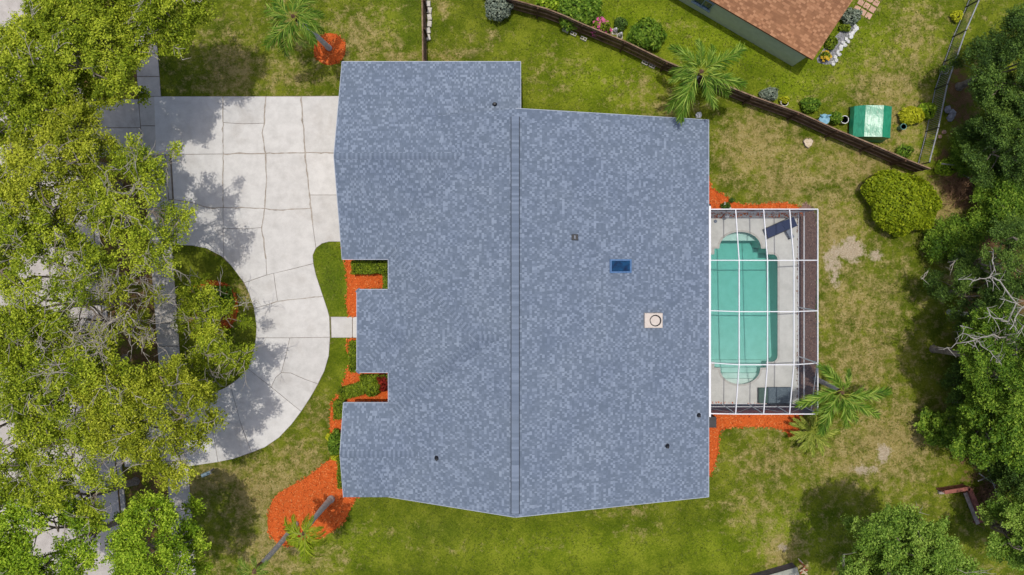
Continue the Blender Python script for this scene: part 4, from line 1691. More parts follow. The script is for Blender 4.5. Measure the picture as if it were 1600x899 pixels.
# low ornaments
p = W(1287, 187, 0.5)
t = thing('garden_ornament', 'pale blue garden ornament behind the fence', 'ornament', (p.x, p.y, 0))
m = MB()
m.tube([(0, 0, 0), (0, 0, 0.06), (0, 0, 0.5)], [0.2, 0.1, 0.07], 10)
m.build('pedestal', 'white_stone', t)
m = MB()
m.tube([(0, 0, 0.5), (0, 0, 0.56), (0, 0, 0.62), (0, 0, 0.6), (0, 0, 0.56)], [0.1, 0.3, 0.34, 0.3, 0.05], 16, cap=False)
m.build('bowl', 'pale_blue_glaze', t)
for s in (-1, 1):
    m = MB()
    m.tube([(s * 0.1, 0.1, 0.58), (s * 0.2, 0.2, 0.72), (s * 0.36, 0.24, 0.8)], [0.05, 0.08, 0.02], 8)
    m.build('wing', 'pale_blue_glaze', t)
p = W(1263, 223, 0.15)
t = thing('tree_stump', 'pale cut tree stump on the lawn below the fence', 'stump', (p.x, p.y, 0))
m = MB()
ring = [(0.30 * (1 + 0.12 * math.sin(3 * a) + 0.08 * math.sin(7 * a)), a) for a in np.linspace(0, 2 * PI, 20, endpoint=False)]
m.prism([(r_ * math.cos(a), r_ * math.sin(a)) for r_, a in ring], 0, 0.16)
m.build('trunk', 'bark', t)
m = MB()
m.prism([(r_ * 0.9 * math.cos(a), r_ * 0.9 * math.sin(a)) for r_, a in ring], 0.161, 0.175)
m.build('cut_face', 'stump_wood', t)
m = MB()
rock(m, 0, 0, 0, 0.26, g, 0.5)
o = m.build('boulder', 'white_stone')
p = W(1091, 180)
o.location = (p.x, p.y, 0)
tag(o, 'pale boulder at the foot of the big palm beside the roof', 'boulder')
for i, (x, y) in enumerate(((962, 46), (970, 53))):
    p = W(x, y, 0.5)
    t = thing('garden_statue', ['small white garden statue, upper of the two behind the fence', 'small white garden statue, lower of the two behind the fence'][i], 'statue', (p.x, p.y, 0))
    m = MB()
    m.tube([(0, 0, 0), (0, 0, 0.2), (0, 0, 0.4), (0, 0, 0.5), (0.02, 0, 0.58), (0.02, 0, 0.7)], [0.16, 0.15, 0.13, 0.08, 0.1, 0.04], 10)
    m.build('figure', 'white_stone', t)
    m = MB()
    m.bevel_box(-0.19, 0.19, -0.19, 0.19, -0.0, 0.06, 0.01)
    m.build('base', 'pale_block', t)
for i, (x, y, lb) in enumerate(((1479, 172, 'upper grey rubble stone right of the metal fence'), (1487, 178, 'right grey rubble stone beside the metal fence'), (1483, 185, 'lower grey rubble stone right of the metal fence'),
                                (1474, 207, 'small pinkish rock below the rubble stones'), (1468, 214, 'lowest pinkish rock beside the metal fence'))):
    p = W(x, y)
    m = MB()
    rock(m, 0, 0, 0, 0.26 if i < 3 else 0.17, g, 0.55)
    o = m.build('rock', 'grey_stone' if i < 3 else 'pink_paver')
    o.location = (p.x, p.y, 0)
    tag(o, lb, 'rock')

# green tarp shelter
p = W(1366, 190, 1.1)
t = thing('tarp_shelter', 'green plastic tarp shelter with a glaring top behind the fence', 'tarp', (p.x, p.y, 0), rz=-0.06)
prof = [(-1.18, 0.30), (-1.12, 0.72), (-0.60, 1.12), (0.42, 1.36), (1.05, 1.14), (1.12, 0.5)]
m = MB()
ny = 7
for (x0, z0), (x1, z1), nm in zip(prof[:-1], prof[1:], 'abcde'):
    for i in range(ny):
        ya, yb = -1.0 + 2.0 * i / ny, -1.0 + 2.0 * (i + 1) / ny
        wob = lambda yy, k: 0.012 * math.sin(yy * 5 + k)
        m.add([(x0, ya, z0 + wob(ya, x0)), (x0, yb, z0 + wob(yb, x0)), (x1, yb, z1 + wob(yb, x1)), (x1, ya, z1 + wob(ya, x1))], [(3, 2, 1, 0)])
m.build('cover', 'tarp', t)
m = MB()
m.add([(x, -1.0, z) for x, z in prof] + [(prof[-1][0], -1.12, 0.05), (prof[0][0], -1.12, 0.05)], [tuple(range(8))])
m.build('end_flap', 'tarp', t)
m = MB()
m.add([(x, 1.0, z) for x, z in prof] + [(prof[-1][0], 1.08, 0.05), (prof[0][0], 1.08, 0.05)], [tuple(range(7, -1, -1))])
m.build('end_flap', 'tarp', t)
for x in (-1.1, 1.08):
    for y in (-0.95, 0.95):
        m = MB()
        m.tube([(x, y, 0), (x, y, 0.7)], [0.025, 0.025], 6)
        m.build('pole', 'grey_metal', t)

# L-shaped timber structure, lower right
p0 = W(1512, 768)
t = thing('timber_bench', 'L shaped red timber structure with a weathered grey plank', 'bench', (p0.x, p0.y, 0))


def tb(name, a, b, w, h, mat):
    m = MB()
    m.bar(Vector(a) - t.location, Vector(b) - t.location, w, h)
    m.build(name, mat, t)


A, B, Cc = W(1475, 769, 0.75), W(1514, 763, 0.75), W(1537, 815, 0.75)
for k in range(4):
    z = 0.12 + k * 0.19
    for (a, b) in ((A, B), (B, Cc)):
        tb('board', (a.x, a.y, z), (b.x, b.y, z), 0.05, 0.17, 'red_timber')
for (a, b) in ((A, B), (B, Cc)):
    tb('top_board', (a.x, a.y, 0.81), (b.x, b.y, 0.81), 0.24, 0.045, 'red_timber')
q0, q1 = W(1508, 770, 0.4), W(1528, 819, 0.4)
tb('plank', (q0.x, q0.y, 0.4), (q1.x, q1.y, 0.4), 0.24, 0.05, 'grey_timber')
r0, r1 = W(1514, 770, 0.42), W(1534, 817, 0.42)
tb('seat_board', (r0.x, r0.y, 0.36), (r1.x, r1.y, 0.36), 0.24, 0.05, 'red_timber')
for q in (A, B, Cc, q0, q1):
    tb('post', (q.x, q.y, 0), (q.x, q.y, min(0.78, q.z)), 0.09, 0.09, 'red_timber')
s0 = W(1474, 771, 0.3)
tb('block', (s0.x - 0.2, s0.y, 0.1), (s0.x + 0.12, s0.y, 0.1), 0.2, 0.2, 'grey_timber')

# low box at the bottom edge
c = W(1238, 878)
t = thing('storage_box', 'low pale topped box whose corner enters at the bottom edge', 'storage box', (c.x, c.y, 0), rz=math.radians(16))
m = MB()
m.bevel_box(-3.6, -0.03, -2.2, -0.03, 0, 0.72, 0.02)
m.build('side_panel', 'shed_trim', t)
m = MB()
m.bevel_box(-3.62, 0.0, -2.22, 0.0, 0.721, 0.78, 0.015)
m.build('lid', 'shed_roof', t)
g2 = np.random.default_rng(77)
p = W(1252, 886)
t = thing('firewood', 'small heap of reddish wood pieces beside the low box', 'firewood', (p.x, p.y, 0))
for i in range(9):
    m = MB()
    a = g2.random() * 3
    x, y = g2.normal(0, 0.16, 2)
    m.tube([(x - 0.2 * math.cos(a), y - 0.2 * math.sin(a), 0.06 + 0.05 * (i % 3)), (x + 0.2 * math.cos(a), y + 0.2 * math.sin(a), 0.08 + 0.05 * (i % 3))], [0.05, 0.045], 6)
    m.build('log', 'terracotta' if i % 2 else 'stump_wood', t)

# mailbox by the drive
p = W(322, 741, 1.1)
t = thing('mailbox', 'small blue grey mailbox on a post beside the lower drive', 'mailbox', (p.x, p.y, 0), rz=math.radians(22))
m = MB()
m.bar((0, 0, 0), (0, 0, 1.0), 0.09)
m.build('post', 'grey_timber', t)
m = MB()
prof = [(-0.11, 0), (0.11, 0), (0.11, 0.12)] + [(0.11 * math.cos(a), 0.12 + 0.09 * math.sin(a)) for a in np.linspace(0.3, PI - 0.3, 6)] + [(-0.11, 0.12)]
k = len(prof)
m.add([(-0.28, x, 1.0 + z) for x, z in prof] + [(0.28, x, 1.0 + z) for x, z in prof],
      [tuple(range(k - 1, -1, -1)), tuple(range(k, 2 * k))] + [(i, (i + 1) % k, k + (i + 1) % k, k + i) for i in range(k)])
m.build('box', 'blue_grey_paint', t)
m = MB()
m.box(0.281, 0.295, -0.1, 0.1, 1.01, 1.17)
m.build('door', 'white_trim', t)

# ------------------------------------------------------------------ trees
def curve(a, b, lift, n=5, wob=0.0, g=None):
    a, b = Vector(a), Vector(b)
    out = []
    for i in range(n + 1):
        s = i / n
        p = a.lerp(b, s)
        p.z += lift * math.sin(PI * s)
        if wob and 0 < i < n:
            p += Vector(g.normal(0, wob, 3))
        out.append(p)
    return out


def tree(label, px, py, zc, R, zb, zt, mat, nc, lpc, ls, seed, cr=0.62, twigs=0, name='oak_tree', asp=0.5, bark='bark', group=None,
         tr=0.2, limbs=7, twig_mat='twig_bark', low=0.16, flat=0.5, cat='tree', foot=None):
    g = np.random.default_rng(seed)
    b = W(px, py, zc)
    ft = W(*foot) if foot else Vector((b.x, b.y, 0))
    root = thing(name, label, cat, (ft.x, ft.y, 0), group)
    sh_ = np.array([b.x - ft.x, b.y - ft.y, 0.0])          # crown leans away from the foot
    ls, lpc = ls * 0.64, int(lpc * 2.2)
    ph = g.random(4) * 6.28

    def rad(a):
        return R * (1 + 0.16 * np.sin(2 * a + ph[0]) + 0.13 * np.sin(3 * a + ph[1]) + 0.09 * np.sin(5 * a + ph[2]))
    # clump centres: outer dome plus some lower ones
    cs = []
    tries = 0
    while len(cs) < nc and tries < nc * 40:
        tries += 1
        a = g.random() * 2 * PI
        rho = math.sqrt(g.random())
        r_ = rho * float(rad(np.array(a)))
        top = zb + (zt - zb) * math.sqrt(max(0.0, 1 - rho ** 2 * 0.85))
        z = top - abs(g.normal(0, 0.35)) if g.random() > low else zb + (top - zb) * g.random() * 0.8
        q = np.array([r_ * math.cos(a), r_ * math.sin(a), z])
        if any(np.sum((q - c_) ** 2) < (cr * 0.95) ** 2 for c_ in cs):
            continue
        cs.append(q)
    cs = np.array(cs) + sh_
    # trunk and limbs
    tm = MB()
    zf = zb * 0.55 + 0.3
    lean = Vector((g.normal(0, 0.15) + sh_[0] * 0.22, g.normal(0, 0.15) + sh_[1] * 0.22, zf))
    tm.tube([(0, 0, -0.1), (0, 0, 0.12), lean * 0.4, lean], [tr * 1.7, tr * 1.15, tr, tr * 0.85], 9)
    trunk = tm.build('trunk', bark, root, smooth=True)
    lm = MB()
    nodes_ = []
    for i in range(limbs):
        a = 2 * PI * (i + 0.6 * g.random()) / limbs
        r_ = float(rad(np.array(a))) * (0.55 + 0.25 * g.random())
        e = Vector((r_ * math.cos(a) + sh_[0], r_ * math.sin(a) + sh_[1], zb + (zt - zb) * (0.45 + 0.35 * g.random())))
        c_ = curve(lean, e, 0.5, 6, 0.16, g)
        rr = np.linspace(tr * 0.42, tr * 0.11, 7)
        lm.tube(c_, rr, 6)
        nodes_ += [np.array(v) for v in c_[2:]]
    nodes_.append(np.array((lean.x, lean.y, zf)))
    nodes_ = np.array(nodes_)
    for c_ in cs:
        d_ = np.sum((nodes_ - c_) ** 2, 1) + np.where(nodes_[:, 2] > c_[2], 3.0, 0)
        s_ = nodes_[int(np.argmin(d_))]
        pts = curve(s_, c_, 0.12, 3, 0.08, g)
        lm.tube(pts, np.linspace(tr * 0.16 + 0.012, 0.012, 4), 4, cap=False)
    lm.build('limbs', bark, root)
    if twigs:
        tw = MB()
        for i in range(twigs):
            c_ = cs[g.integers(len(cs))]
            st = Vector(c_) + Vector((g.normal(0, 0.3), g.normal(0, 0.3), 0.05))
            a = g.random() * 6.28
            L = 0.7 + 0.9 * g.random()
            e = st + Vector((L * math.cos(a), L * math.sin(a), 0.25 + 0.3 * g.random()))
            pts = curve(st, e, 0.1, 4, 0.06, g)
            tw.tube(pts, np.linspace(0.026, 0.009, 5), 3, cap=False)
            for k in range(5):
                q = pts[1 + k % 4]
                a2 = a + g.normal(0, 0.9)
                l2 = 0.3 + 0.4 * g.random()
                e2_ = q + Vector((l2 * math.cos(a2), l2 * math.sin(a2), 0.1 + 0.2 * g.random()))
                tw.tube(curve(q, e2_, 0.03, 2, 0.03, g), [0.016, 0.012, 0.006], 3, cap=False)
        tag(tw.build('twigs', twig_mat, root), kind='stuff')
    # leaves
    n_ = nc_ = len(cs)
    sizes = cr * (0.65 + 0.7 * g.random(n_))
    cnt = np.maximum(20, (lpc * (sizes / cr) ** 2)).astype(int)
    idx = np.repeat(np.arange(n_), cnt)
    k = len(idx)
    dirs = unit(g.normal(size=(k, 3)))
    rr = (g.random(k) ** 0.45)[:, None]
    off = dirs * rr * sizes[idx][:, None]
    off[:, 2] *= flat
    # finger-like sprays: pull leaves of a clump towards a few shoots
    nsh = 6
    shoots = unit(np.column_stack([g.normal(size=(n_ * nsh, 2)), 0.5 * np.abs(g.normal(size=n_ * nsh))])) * 1.0
    pick = idx * nsh + g.integers(0, nsh, k)
    tpar = (g.random(k) ** 0.7)[:, None]
    spray = shoots[pick] * tpar * sizes[idx][:, None] * 1.25 + g.normal(0, 0.10, (k, 3))
    spray[:, 2] *= 0.6
    use = (g.random(k) < 0.55)[:, None]
    P = cs[idx] + np.where(use, spray, off)
    out = unit(np.where(use, spray, off) * np.array([1, 1, 1.2]))
    Nn = unit(0.9 * np.array([0, 0, 1.0]) + 0.35 * out + 0.55 * g.normal(size=(k, 3)))
    V = leaf_quads(P, Nn, ls, asp, g)
    ct = g.normal(0.5, 0.16, n_)
    T = ct[idx] + g.normal(0, 0.26, k)
    link('crown', quads_mesh('crown', V, T, mat), root)
    return root


ST = 'street trees along the left side'
tree('dense bright green oak filling the top left corner', 95, 68, 9.0, 3.5, 6.6, 10.2, 'oak_leaf', 100, 330, 0.20, 11, twigs=14, group=ST, foot=(180, 112))
tree('bright green oak bough reaching over the sidewalk at the top', 238, 14, 8.6, 1.80, 6.8, 9.4, 'oak_leaf', 31, 300, 0.20, 12, twigs=12, group=ST, foot=(176, 60))
tree('green oak cut off by the left edge near the top', 10, 150, 9.0, 2.75, 6.6, 10.0, 'oak_leaf', 40, 320, 0.20, 13, twigs=10, group=ST, foot=(150, 190))
tree('yellowish oak at the left edge beside the upper drive apron', 70, 270, 9.0, 3.13, 6.8, 10.0, 'yellow_oak_leaf', 48, 270, 0.19, 14, twigs=16, group=ST, foot=(186, 290))
tree('sparse oak with bare twigs reaching over the upper drive', 200, 308, 8.6, 3.0, 6.6, 9.6, 'oak_leaf', 40, 230, 0.19, 15, twigs=37, group=ST, foot=(196, 352))
tree('oak with bare grey twigs on the left beside the island', 70, 440, 9.0, 3.61, 6.8, 10.2, 'oak_leaf', 38, 230, 0.19, 16, twigs=49, group=ST, foot=(188, 436))
tree('thin twiggy oak between street and drive island', 155, 505, 8.6, 2.56, 6.4, 9.6, 'yellow_oak_leaf', 13, 180, 0.18, 17, twigs=93, group=ST, foot=(200, 498))
tree('green oak at the left edge below the middle', 40, 600, 9.0, 3.42, 6.8, 10.0, 'oak_leaf', 43, 250, 0.19, 18, twigs=24, group=ST, foot=(196, 560))
tree('olive green oak over the lower end of the drive', 225, 652, 8.9, 3.04, 6.8, 10.0, 'yellow_oak_leaf', 50, 270, 0.19, 19, twigs=24, group=ST, foot=(214, 606))
tree('open crowned oak over the street at lower left', 95, 745, 9.0, 2.66, 6.8, 10.0, 'oak_leaf', 33, 250, 0.19, 20, twigs=16, group=ST, foot=(212, 752))
tree('oak bough over the street at the left edge above the middle', 8, 350, 9.2, 2.47, 7.0, 10.2, 'oak_leaf', 33, 270, 0.19, 26, twigs=12, group=ST, foot=(172, 330))
tree('oak bough over the street at the left edge in the middle', 6, 500, 9.2, 2.47, 7.0, 10.2, 'oak_leaf', 33, 270, 0.19, 27, twigs=14, group=ST, foot=(176, 470))
tree('oak bough over the street at the left edge in the lower half', 0, 690, 9.2, 2.47, 7.0, 10.2, 'oak_leaf', 28, 270, 0.19, 28, twigs=12, group=ST, foot=(186, 585))
tree('oak bough filling the gap left of the upper drive apron', 104, 215, 8.8, 1.8, 6.8, 9.6, 'yellow_oak_leaf', 21, 260, 0.19, 29, twigs=16, group=ST, foot=(178, 262))
tree('bright oak between the street and the lower drive apron', 130, 600, 9.0, 2.47, 6.8, 10.0, 'oak_leaf', 24, 240, 0.19, 30, twigs=24, group=ST, foot=(206, 580))
tree('fresh green tree in the bottom left corner', 40, 855, 8.6, 3.13, 6.0, 9.8, 'fresh_leaf', 55, 300, 0.21, 22, twigs=8, group=ST, foot=(222, 800))
tree('fresh green tree at the bottom beside the sidewalk', 232, 862, 8.0, 2.47, 5.4, 9.2, 'fresh_leaf', 43, 320, 0.21, 23, twigs=4, group=ST, foot=(244, 846))
tree('small tree on the drive island with red mulch beneath', 320, 492, 3.6, 1.8, 2.2, 4.4, 'oak_leaf', 20, 260, 0.18, 24, twigs=37, name='island_tree', tr=0.13)
tree('leafy tree leaning over the lower part of the island', 336, 560, 5.0, 1.5, 3.6, 5.8, 'oak_leaf', 15, 260, 0.18, 25, twigs=18, name='island_tree', tr=0.12, foot=(338, 512))

RT = 'trees of the dark thicket on the right'
tree('dark evergreen with drooping sprays in the top right corner', 1606, 95, 6.0, 2.7, 2.8, 7.4, 'dark_leaf', 60, 445, 0.180, 41, cr=0.6, group=RT, name='evergreen_tree', asp=0.42)
tree('dark evergreen right of the metal fence', 1596, 205, 5.0, 2.3, 2.0, 6.2, 'dark_leaf', 50, 445, 0.180, 42, cr=0.6, group=RT, name='evergreen_tree', asp=0.42)
tree('dark feathery tree under the bare pale branches', 1545, 465, 4.4, 2.1, 1.6, 5.6, 'dark_leaf', 40, 405, 0.164, 43, cr=0.5, group=RT, name='thicket_tree', asp=0.4, twigs=16)
tree('deep green tree at the right edge below the bright bush', 1606, 410, 6.6, 2.3, 3.6, 7.8, 'dark_leaf', 36, 432, 0.172, 44, group=RT, name='thicket_tree', asp=0.42)
tree('lighter green tree at the right edge below the bare branches', 1592, 575, 7.6, 2.3, 4.6, 9.2, 'mid_leaf', 40, 459, 0.180, 45, group=RT, name='thicket_tree')
tree('broad leaved dark tree at the right edge above the brush heap', 1592, 660, 5.6, 2.4, 2.8, 7.0, 'mid_leaf', 40, 432, 0.205, 46, group=RT, name='thicket_tree', asp=0.6)
tree('low dark tree filling the thicket behind the small leafy bush', 1542, 610, 2.4, 1.6, 0.8, 3.2, 'dark_leaf', 34, 405, 0.164, 47, group=RT, name='thicket_tree')
tree('pale green tree in the bottom right corner', 1626, 852, 5.4, 1.8, 2.8, 6.6, 'pale_leaf', 34, 459, 0.180, 48, group=RT, name='leafy_tree', asp=0.6)
tree('large pale green tree at the bottom beside the timber structure', 1440, 908, 8.8, 3.15, 6.0, 10.2, 'pale_leaf', 104, 440, 0.172, 49, twigs=14, group=RT, name='leafy_tree', asp=0.6, tr=0.22, low=0.35, foot=(1392, 868))
tree('low dark growth beside the metal fence', 1530, 240, 1.6, 1.2, 0.5, 2.2, 'mid_leaf', 22, 378, 0.156, 50, group=RT, name='thicket_shrub', tr=0.06, cat='shrub')
tree('dark tree filling the gap above the bottom right corner', 1626, 742, 3.6, 1.6, 1.6, 4.6, 'dark_leaf', 28, 432, 0.172, 51, group=RT, name='thicket_tree')
tree('low dark undergrowth below the bare branches', 1560, 535, 1.6, 1.7, 0.4, 2.4, 'dark_leaf', 34, 405, 0.164, 55, group=RT, name='thicket_shrub', tr=0.06, cat='shrub')
tree('low dark undergrowth above the bright bush', 1592, 268, 1.8, 1.5, 0.4, 2.6, 'dark_leaf', 28, 405, 0.164, 56, group=RT, name='thicket_shrub', tr=0.06, cat='shrub')
tree('low dark undergrowth below the broad leaved tree', 1575, 705, 1.6, 1.5, 0.4, 2.4, 'dark_leaf', 28, 405, 0.164, 57, group=RT, name='thicket_shrub', tr=0.06, cat='shrub')
tree('bright green bush at the right edge beside the brush pile', 1575, 322, 2.4, 1.5, 0.9, 3.2, 'mid_leaf', 30, 320, 0.2, 52, name='leafy_bush', tr=0.07, cat='shrub')
tree('small leafy bush standing out at the edge of the dark thicket', 1483, 672, 1.6, 1.1, 0.5, 2.1, 'mid_leaf', 20, 260, 0.24, 53, name='leafy_bush', tr=0.05, asp=0.65, cat='shrub', cr=0.45)
tree('dark low bush right of the round clipped bush', 1497, 375, 1.5, 1.3, 0.4, 2.0, 'mid_leaf', 22, 260, 0.18, 54, name='leafy_bush', tr=0.05, cat='shrub')

# bare pale branches standing over the thicket
root = thing('bare_tree', 'bare bleached branches standing out over the dark thicket', 'tree', (*W(1578, 500, 5.5).to_2d(), 0))
ZB = 6.6
m = MB()


def pl(px, z0, z1, r0, r1, wob=0.05, g=np.random.default_rng(3)):
    n_ = len(px)
    pts = []
    for i, (x, y) in enumerate(px):
        pts.append(W(x, y, z0 + (z1 - z0) * i / (n_ - 1)) - root.location)
    fine = []
    for a, b in zip(pts[:-1], pts[1:]):
        fine += [a, a.lerp(b, 0.33) + Vector(g.normal(0, wob, 3)), a.lerp(b, 0.66) + Vector(g.normal(0, wob, 3))]
    fine.append(pts[-1])
    m.tube(fine, np.linspace(r0 * 0.7, r1 * 0.7, len(fine)), 5)
    for k in range(len(fine)):
        for _ in range(1 + k % 2):
            q = fine[k]
            e = q + Vector((g.normal(0, 0.36), g.normal(0, 0.36), 0.15))
            m.tube(curve(q, e, 0.05, 2, 0.04, g), [0.016, 0.012, 0.006], 3)


pl([(1590, 520), (1575, 503), (1552, 497), (1542, 481)], 7.2, 8.8, 0.08, 0.025)
pl([(1575, 503), (1588, 474), (1562, 467)], 7.6, 8.8, 0.06, 0.02)
pl([(1588, 474), (1562, 439), (1546, 433), (1522, 439), (1497, 437)], 7.6, 8.6, 0.06, 0.02)
pl([(1546, 433), (1553, 416), (1552, 395)], 8.4, 8.9, 0.045, 0.015)
pl([(1590, 530), (1562, 528), (1548, 524), (1527, 530), (1501, 536), (1480, 543)], 7.2, 8.4, 0.07, 0.02)
pl([(1527, 530), (1504, 521), (1500, 509)], 8.0, 8.5, 0.045, 0.015)
pl([(1527, 532), (1540, 545), (1556, 560), (1562, 566)], 7.9, 8.4, 0.04, 0.015)
pl([(1590, 560), (1585, 535), (1595, 515), (1610, 500)], 7.4, 8.6, 0.06, 0.02)
pl([(1610, 470), (1590, 490), (1578, 515)], 7.8, 8.4, 0.05, 0.03)
m.build('branches', 'dead_wood', root)
tm = MB()
tm.tube([(0, 0, 0), (0.1, 0, 1.5), (0.3, -0.3, 3.5), W(1590, 525, 5.6) - root.location], [0.2, 0.16, 0.13, 0.08], 8)
tm.build('trunk', 'dead_wood', root)


def brush(label, px, py, rx_, ry_, n_, mat, seed, pale=()):
    g = np.random.default_rng(seed)
    p = W(px, py)
    t = thing('brush_pile', label, 'brush pile', (p.x, p.y, 0))
    m = MB()
    for i in range(n_):
        a = g.random() * 6.28
        x, y = g.normal(0, rx_ / 2), g.normal(0, ry_ / 2)
        z = 0.08 + 0.45 * math.exp(-(x / rx_) ** 2 - (y / ry_) ** 2) * g.random()
        L = 0.25 + 0.5 * g.random()
        m.tube(curve((x, y, z), (x + L * math.cos(a), y + L * math.sin(a), max(0.03, z + g.normal(0, 0.12))), 0.05, 2, 0.03, g), [0.018, 0.014, 0.006], 3, cap=False)
    tag(m.build('twigs', mat, t), kind='stuff')
    if pale:
        m = MB()
        for c_ in pale:
            pts = [W(x, y, 0.5) - t.location for x, y in c_]
            m.tube(pts, np.linspace(0.045, 0.018, len(pts)), 5)
        m.build('branches', 'dead_wood', t)


brush('heap of brown cuttings with pale branches above the bright bush', 1502, 290, 1.5, 1.3, 620, 'dry_twig', 61,
      [[(1471, 256), (1490, 258), (1520, 262), (1536, 272), (1552, 284)], [(1519, 262), (1545, 269), (1567, 285)], [(1536, 255), (1552, 262), (1566, 281)], [(1505, 274), (1525, 283), (1541, 299)]])
brush('heap of grey brown cuttings behind the timber structure', 1545, 775, 1.0, 1.5, 560, 'dry_twig', 62,
      [[(1528, 752), (1545, 745), (1556, 760)], [(1530, 740), (1552, 756), (1560, 778)], [(1540, 726), (1548, 745)]])


# ------------------------------------------------------------------ shrubs and hedges
def shrub(label, px, py, h, rx_, ry_, mat, n_, ls, seed, name='shrub', box=False, rz=0.0, asp=0.55, cat='shrub', flowers=None, zc=None, group=None):
    g = np.random.default_rng(seed)
    p = W(px, py, h * 0.7 if zc is None else zc)
    t = thing(name, label, cat, (p.x, p.y, 0), group, rz)
    if box:
        P = np.column_stack([(g.random(n_) * 2 - 1) * rx_, (g.random(n_) * 2 - 1) * ry_, g.random(n_) * h])
        face = g.random(n_)
        P[:, 2] = np.where(face < 0.6, h - np.abs(g.normal(0, 0.06, n_)), P[:, 2])
        sx = np.where(g.random(n_) < 0.5, -1, 1)
        P[:, 0] = np.where((face >= 0.6) & (face < 0.8), sx * (rx_ - np.abs(g.normal(0, 0.06, n_))), P[:, 0])
        P[:, 1] = np.where(face >= 0.8, sx * (ry_ - np.abs(g.normal(0, 0.06, n_))), P[:, 1])
        P += g.normal(0, 0.035, P.shape)
        out = unit(P - np.array([0, 0, h * 0.4]))
    else:
        d_ = unit(g.normal(size=(n_, 3)))
        d_[:, 2] = np.abs(d_[:, 2]) * 1.0 - 0.15
        d_ = unit(d_)
        a = np.arctan2(d_[:, 1], d_[:, 0])
        el = np.arcsin(d_[:, 2])
        ph = g.random(4) * 6.28
        lump = 1 + 0.07 * np.sin(3 * a + ph[0]) + 0.05 * np.sin(7 * a + 3 * el + ph[1]) + 0.06 * np.sin(5 * el + 4 * a + ph[2])
        r_ = (0.72 + 0.3 * g.random(n_) ** 0.5) * lump
        P = d_ * r_[:, None] * np.array([rx_, ry_, h * 0.62]) + np.array([0, 0, h * 0.42])
        P[:, 2] = np.maximum(P[:, 2], 0.04)
        out = d_
    Nn = unit(out * 0.6 + np.array([0, 0, 0.5]) + 0.5 * g.normal(size=(n_, 3)))
    V = leaf_quads(P, Nn, ls, asp, g)
    T = g.normal(0.5, 0.24, n_)
    link('foliage', quads_mesh('foliage', V, T, mat), t)
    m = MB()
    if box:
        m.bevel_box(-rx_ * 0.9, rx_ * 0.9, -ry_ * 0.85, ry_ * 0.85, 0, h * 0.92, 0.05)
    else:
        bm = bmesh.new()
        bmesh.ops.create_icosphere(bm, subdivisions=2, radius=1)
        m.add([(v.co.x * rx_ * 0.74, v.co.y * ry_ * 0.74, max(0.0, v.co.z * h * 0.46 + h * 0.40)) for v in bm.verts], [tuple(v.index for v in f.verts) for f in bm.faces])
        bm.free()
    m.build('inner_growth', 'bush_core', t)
    if flowers:
        fm, fn, fs_ = flowers
        m = MB()
        ii = g.choice(n_, fn)
        for i in ii:
            q = P[i] + out[i] * 0.05
            for k in range(5):
                aa = 2 * PI * k / 5
                m.add([q, q + np.array([math.cos(aa - 0.5), math.sin(aa - 0.5), 0.2]) * fs_, q + np.array([math.cos(aa), math.sin(aa), 0.3]) * fs_ * 1.3, q + np.array([math.cos(aa + 0.5), math.sin(aa + 0.5), 0.2]) * fs_], [(0, 1, 2, 3)])
        tag(m.build('flowers', fm, t), kind='stuff')
    return t


shrub('large round clipped yellow green bush on the back lawn', 1410, 316, 2.3, 2.35, 1.85, 'round_bush_leaf', 15000, 0.15, 71, name='round_bush', rz=-0.5, zc=1.2)
HG = 'hedges in the front beds'
shrub('clipped green hedge along the lower wall of the garage', 579, 417, 1.1, 1.15, 0.42, 'hedge_leaf', 3400, 0.11, 72, name='hedge', box=True, group=HG, rz=0.04)
shrub('thin hedge strip at the wall between garage and porch', 603, 440, 0.8, 0.14, 0.6, 'hedge_leaf', 700, 0.11, 73, name='hedge', box=True, group=HG)
shrub('sliver of hedge along the upper porch wall', 585, 455, 0.7, 0.6, 0.12, 'hedge_leaf', 500, 0.11, 74, name='hedge', box=True, group=HG)
shrub('narrow upright hedge beside the porch front', 552, 557, 0.9, 0.22, 0.95, 'hedge_leaf', 1700, 0.11, 75, name='hedge', box=True, group=HG)
shrub('hedge along the lower porch wall', 585, 590, 0.8, 0.9, 0.18, 'hedge_leaf', 900, 0.11, 76, name='hedge', box=True, group=HG)
shrub('olive hedge above the lower wing', 549, 611, 1.0, 0.75, 0.36, 'hedge_leaf', 2200, 0.11, 77, name='hedge', box=True, group=HG, rz=0.25)
shrub('bright leafy shrub in the corner of porch and lower wing', 578, 604, 1.2, 0.75, 0.6, 'hedge_leaf', 1500, 0.15, 78, asp=0.6)
shrub('dark red leaved shrub in the corner beside the lower wing', 598, 598, 1.0, 0.45, 0.55, 'red_leaf', 700, 0.15, 79)
shrub('low hedge along the gable end of the lower wing', 530, 640, 0.9, 0.3, 0.55, 'hedge_leaf', 1400, 0.11, 80, name='hedge', box=True, group=HG)
shrub('leafy dark shrub with red leaves below the low hedge', 524, 694, 0.9, 0.5, 0.8, 'mid_leaf', 1100, 0.17, 81, asp=0.4)
shrub('small yellow shrub beside the leafy front shrub', 514, 684, 0.5, 0.22, 0.25, 'lime_leaf', 260, 0.11, 82)
shrub('second small yellow shrub at the top of the large mulch bed', 524, 716, 0.5, 0.3, 0.18, 'lime_leaf', 260, 0.11, 83)
shrub('thin hedge strip beside the large mulch bed', 532, 738, 0.8, 0.14, 0.95, 'hedge_leaf', 1200, 0.11, 84, name='hedge', box=True, group=HG)
shrub('grey green shrub at the fence near the top edge', 778, 10, 1.5, 0.85, 0.75, 'grey_leaf', 1500, 0.15, 85)
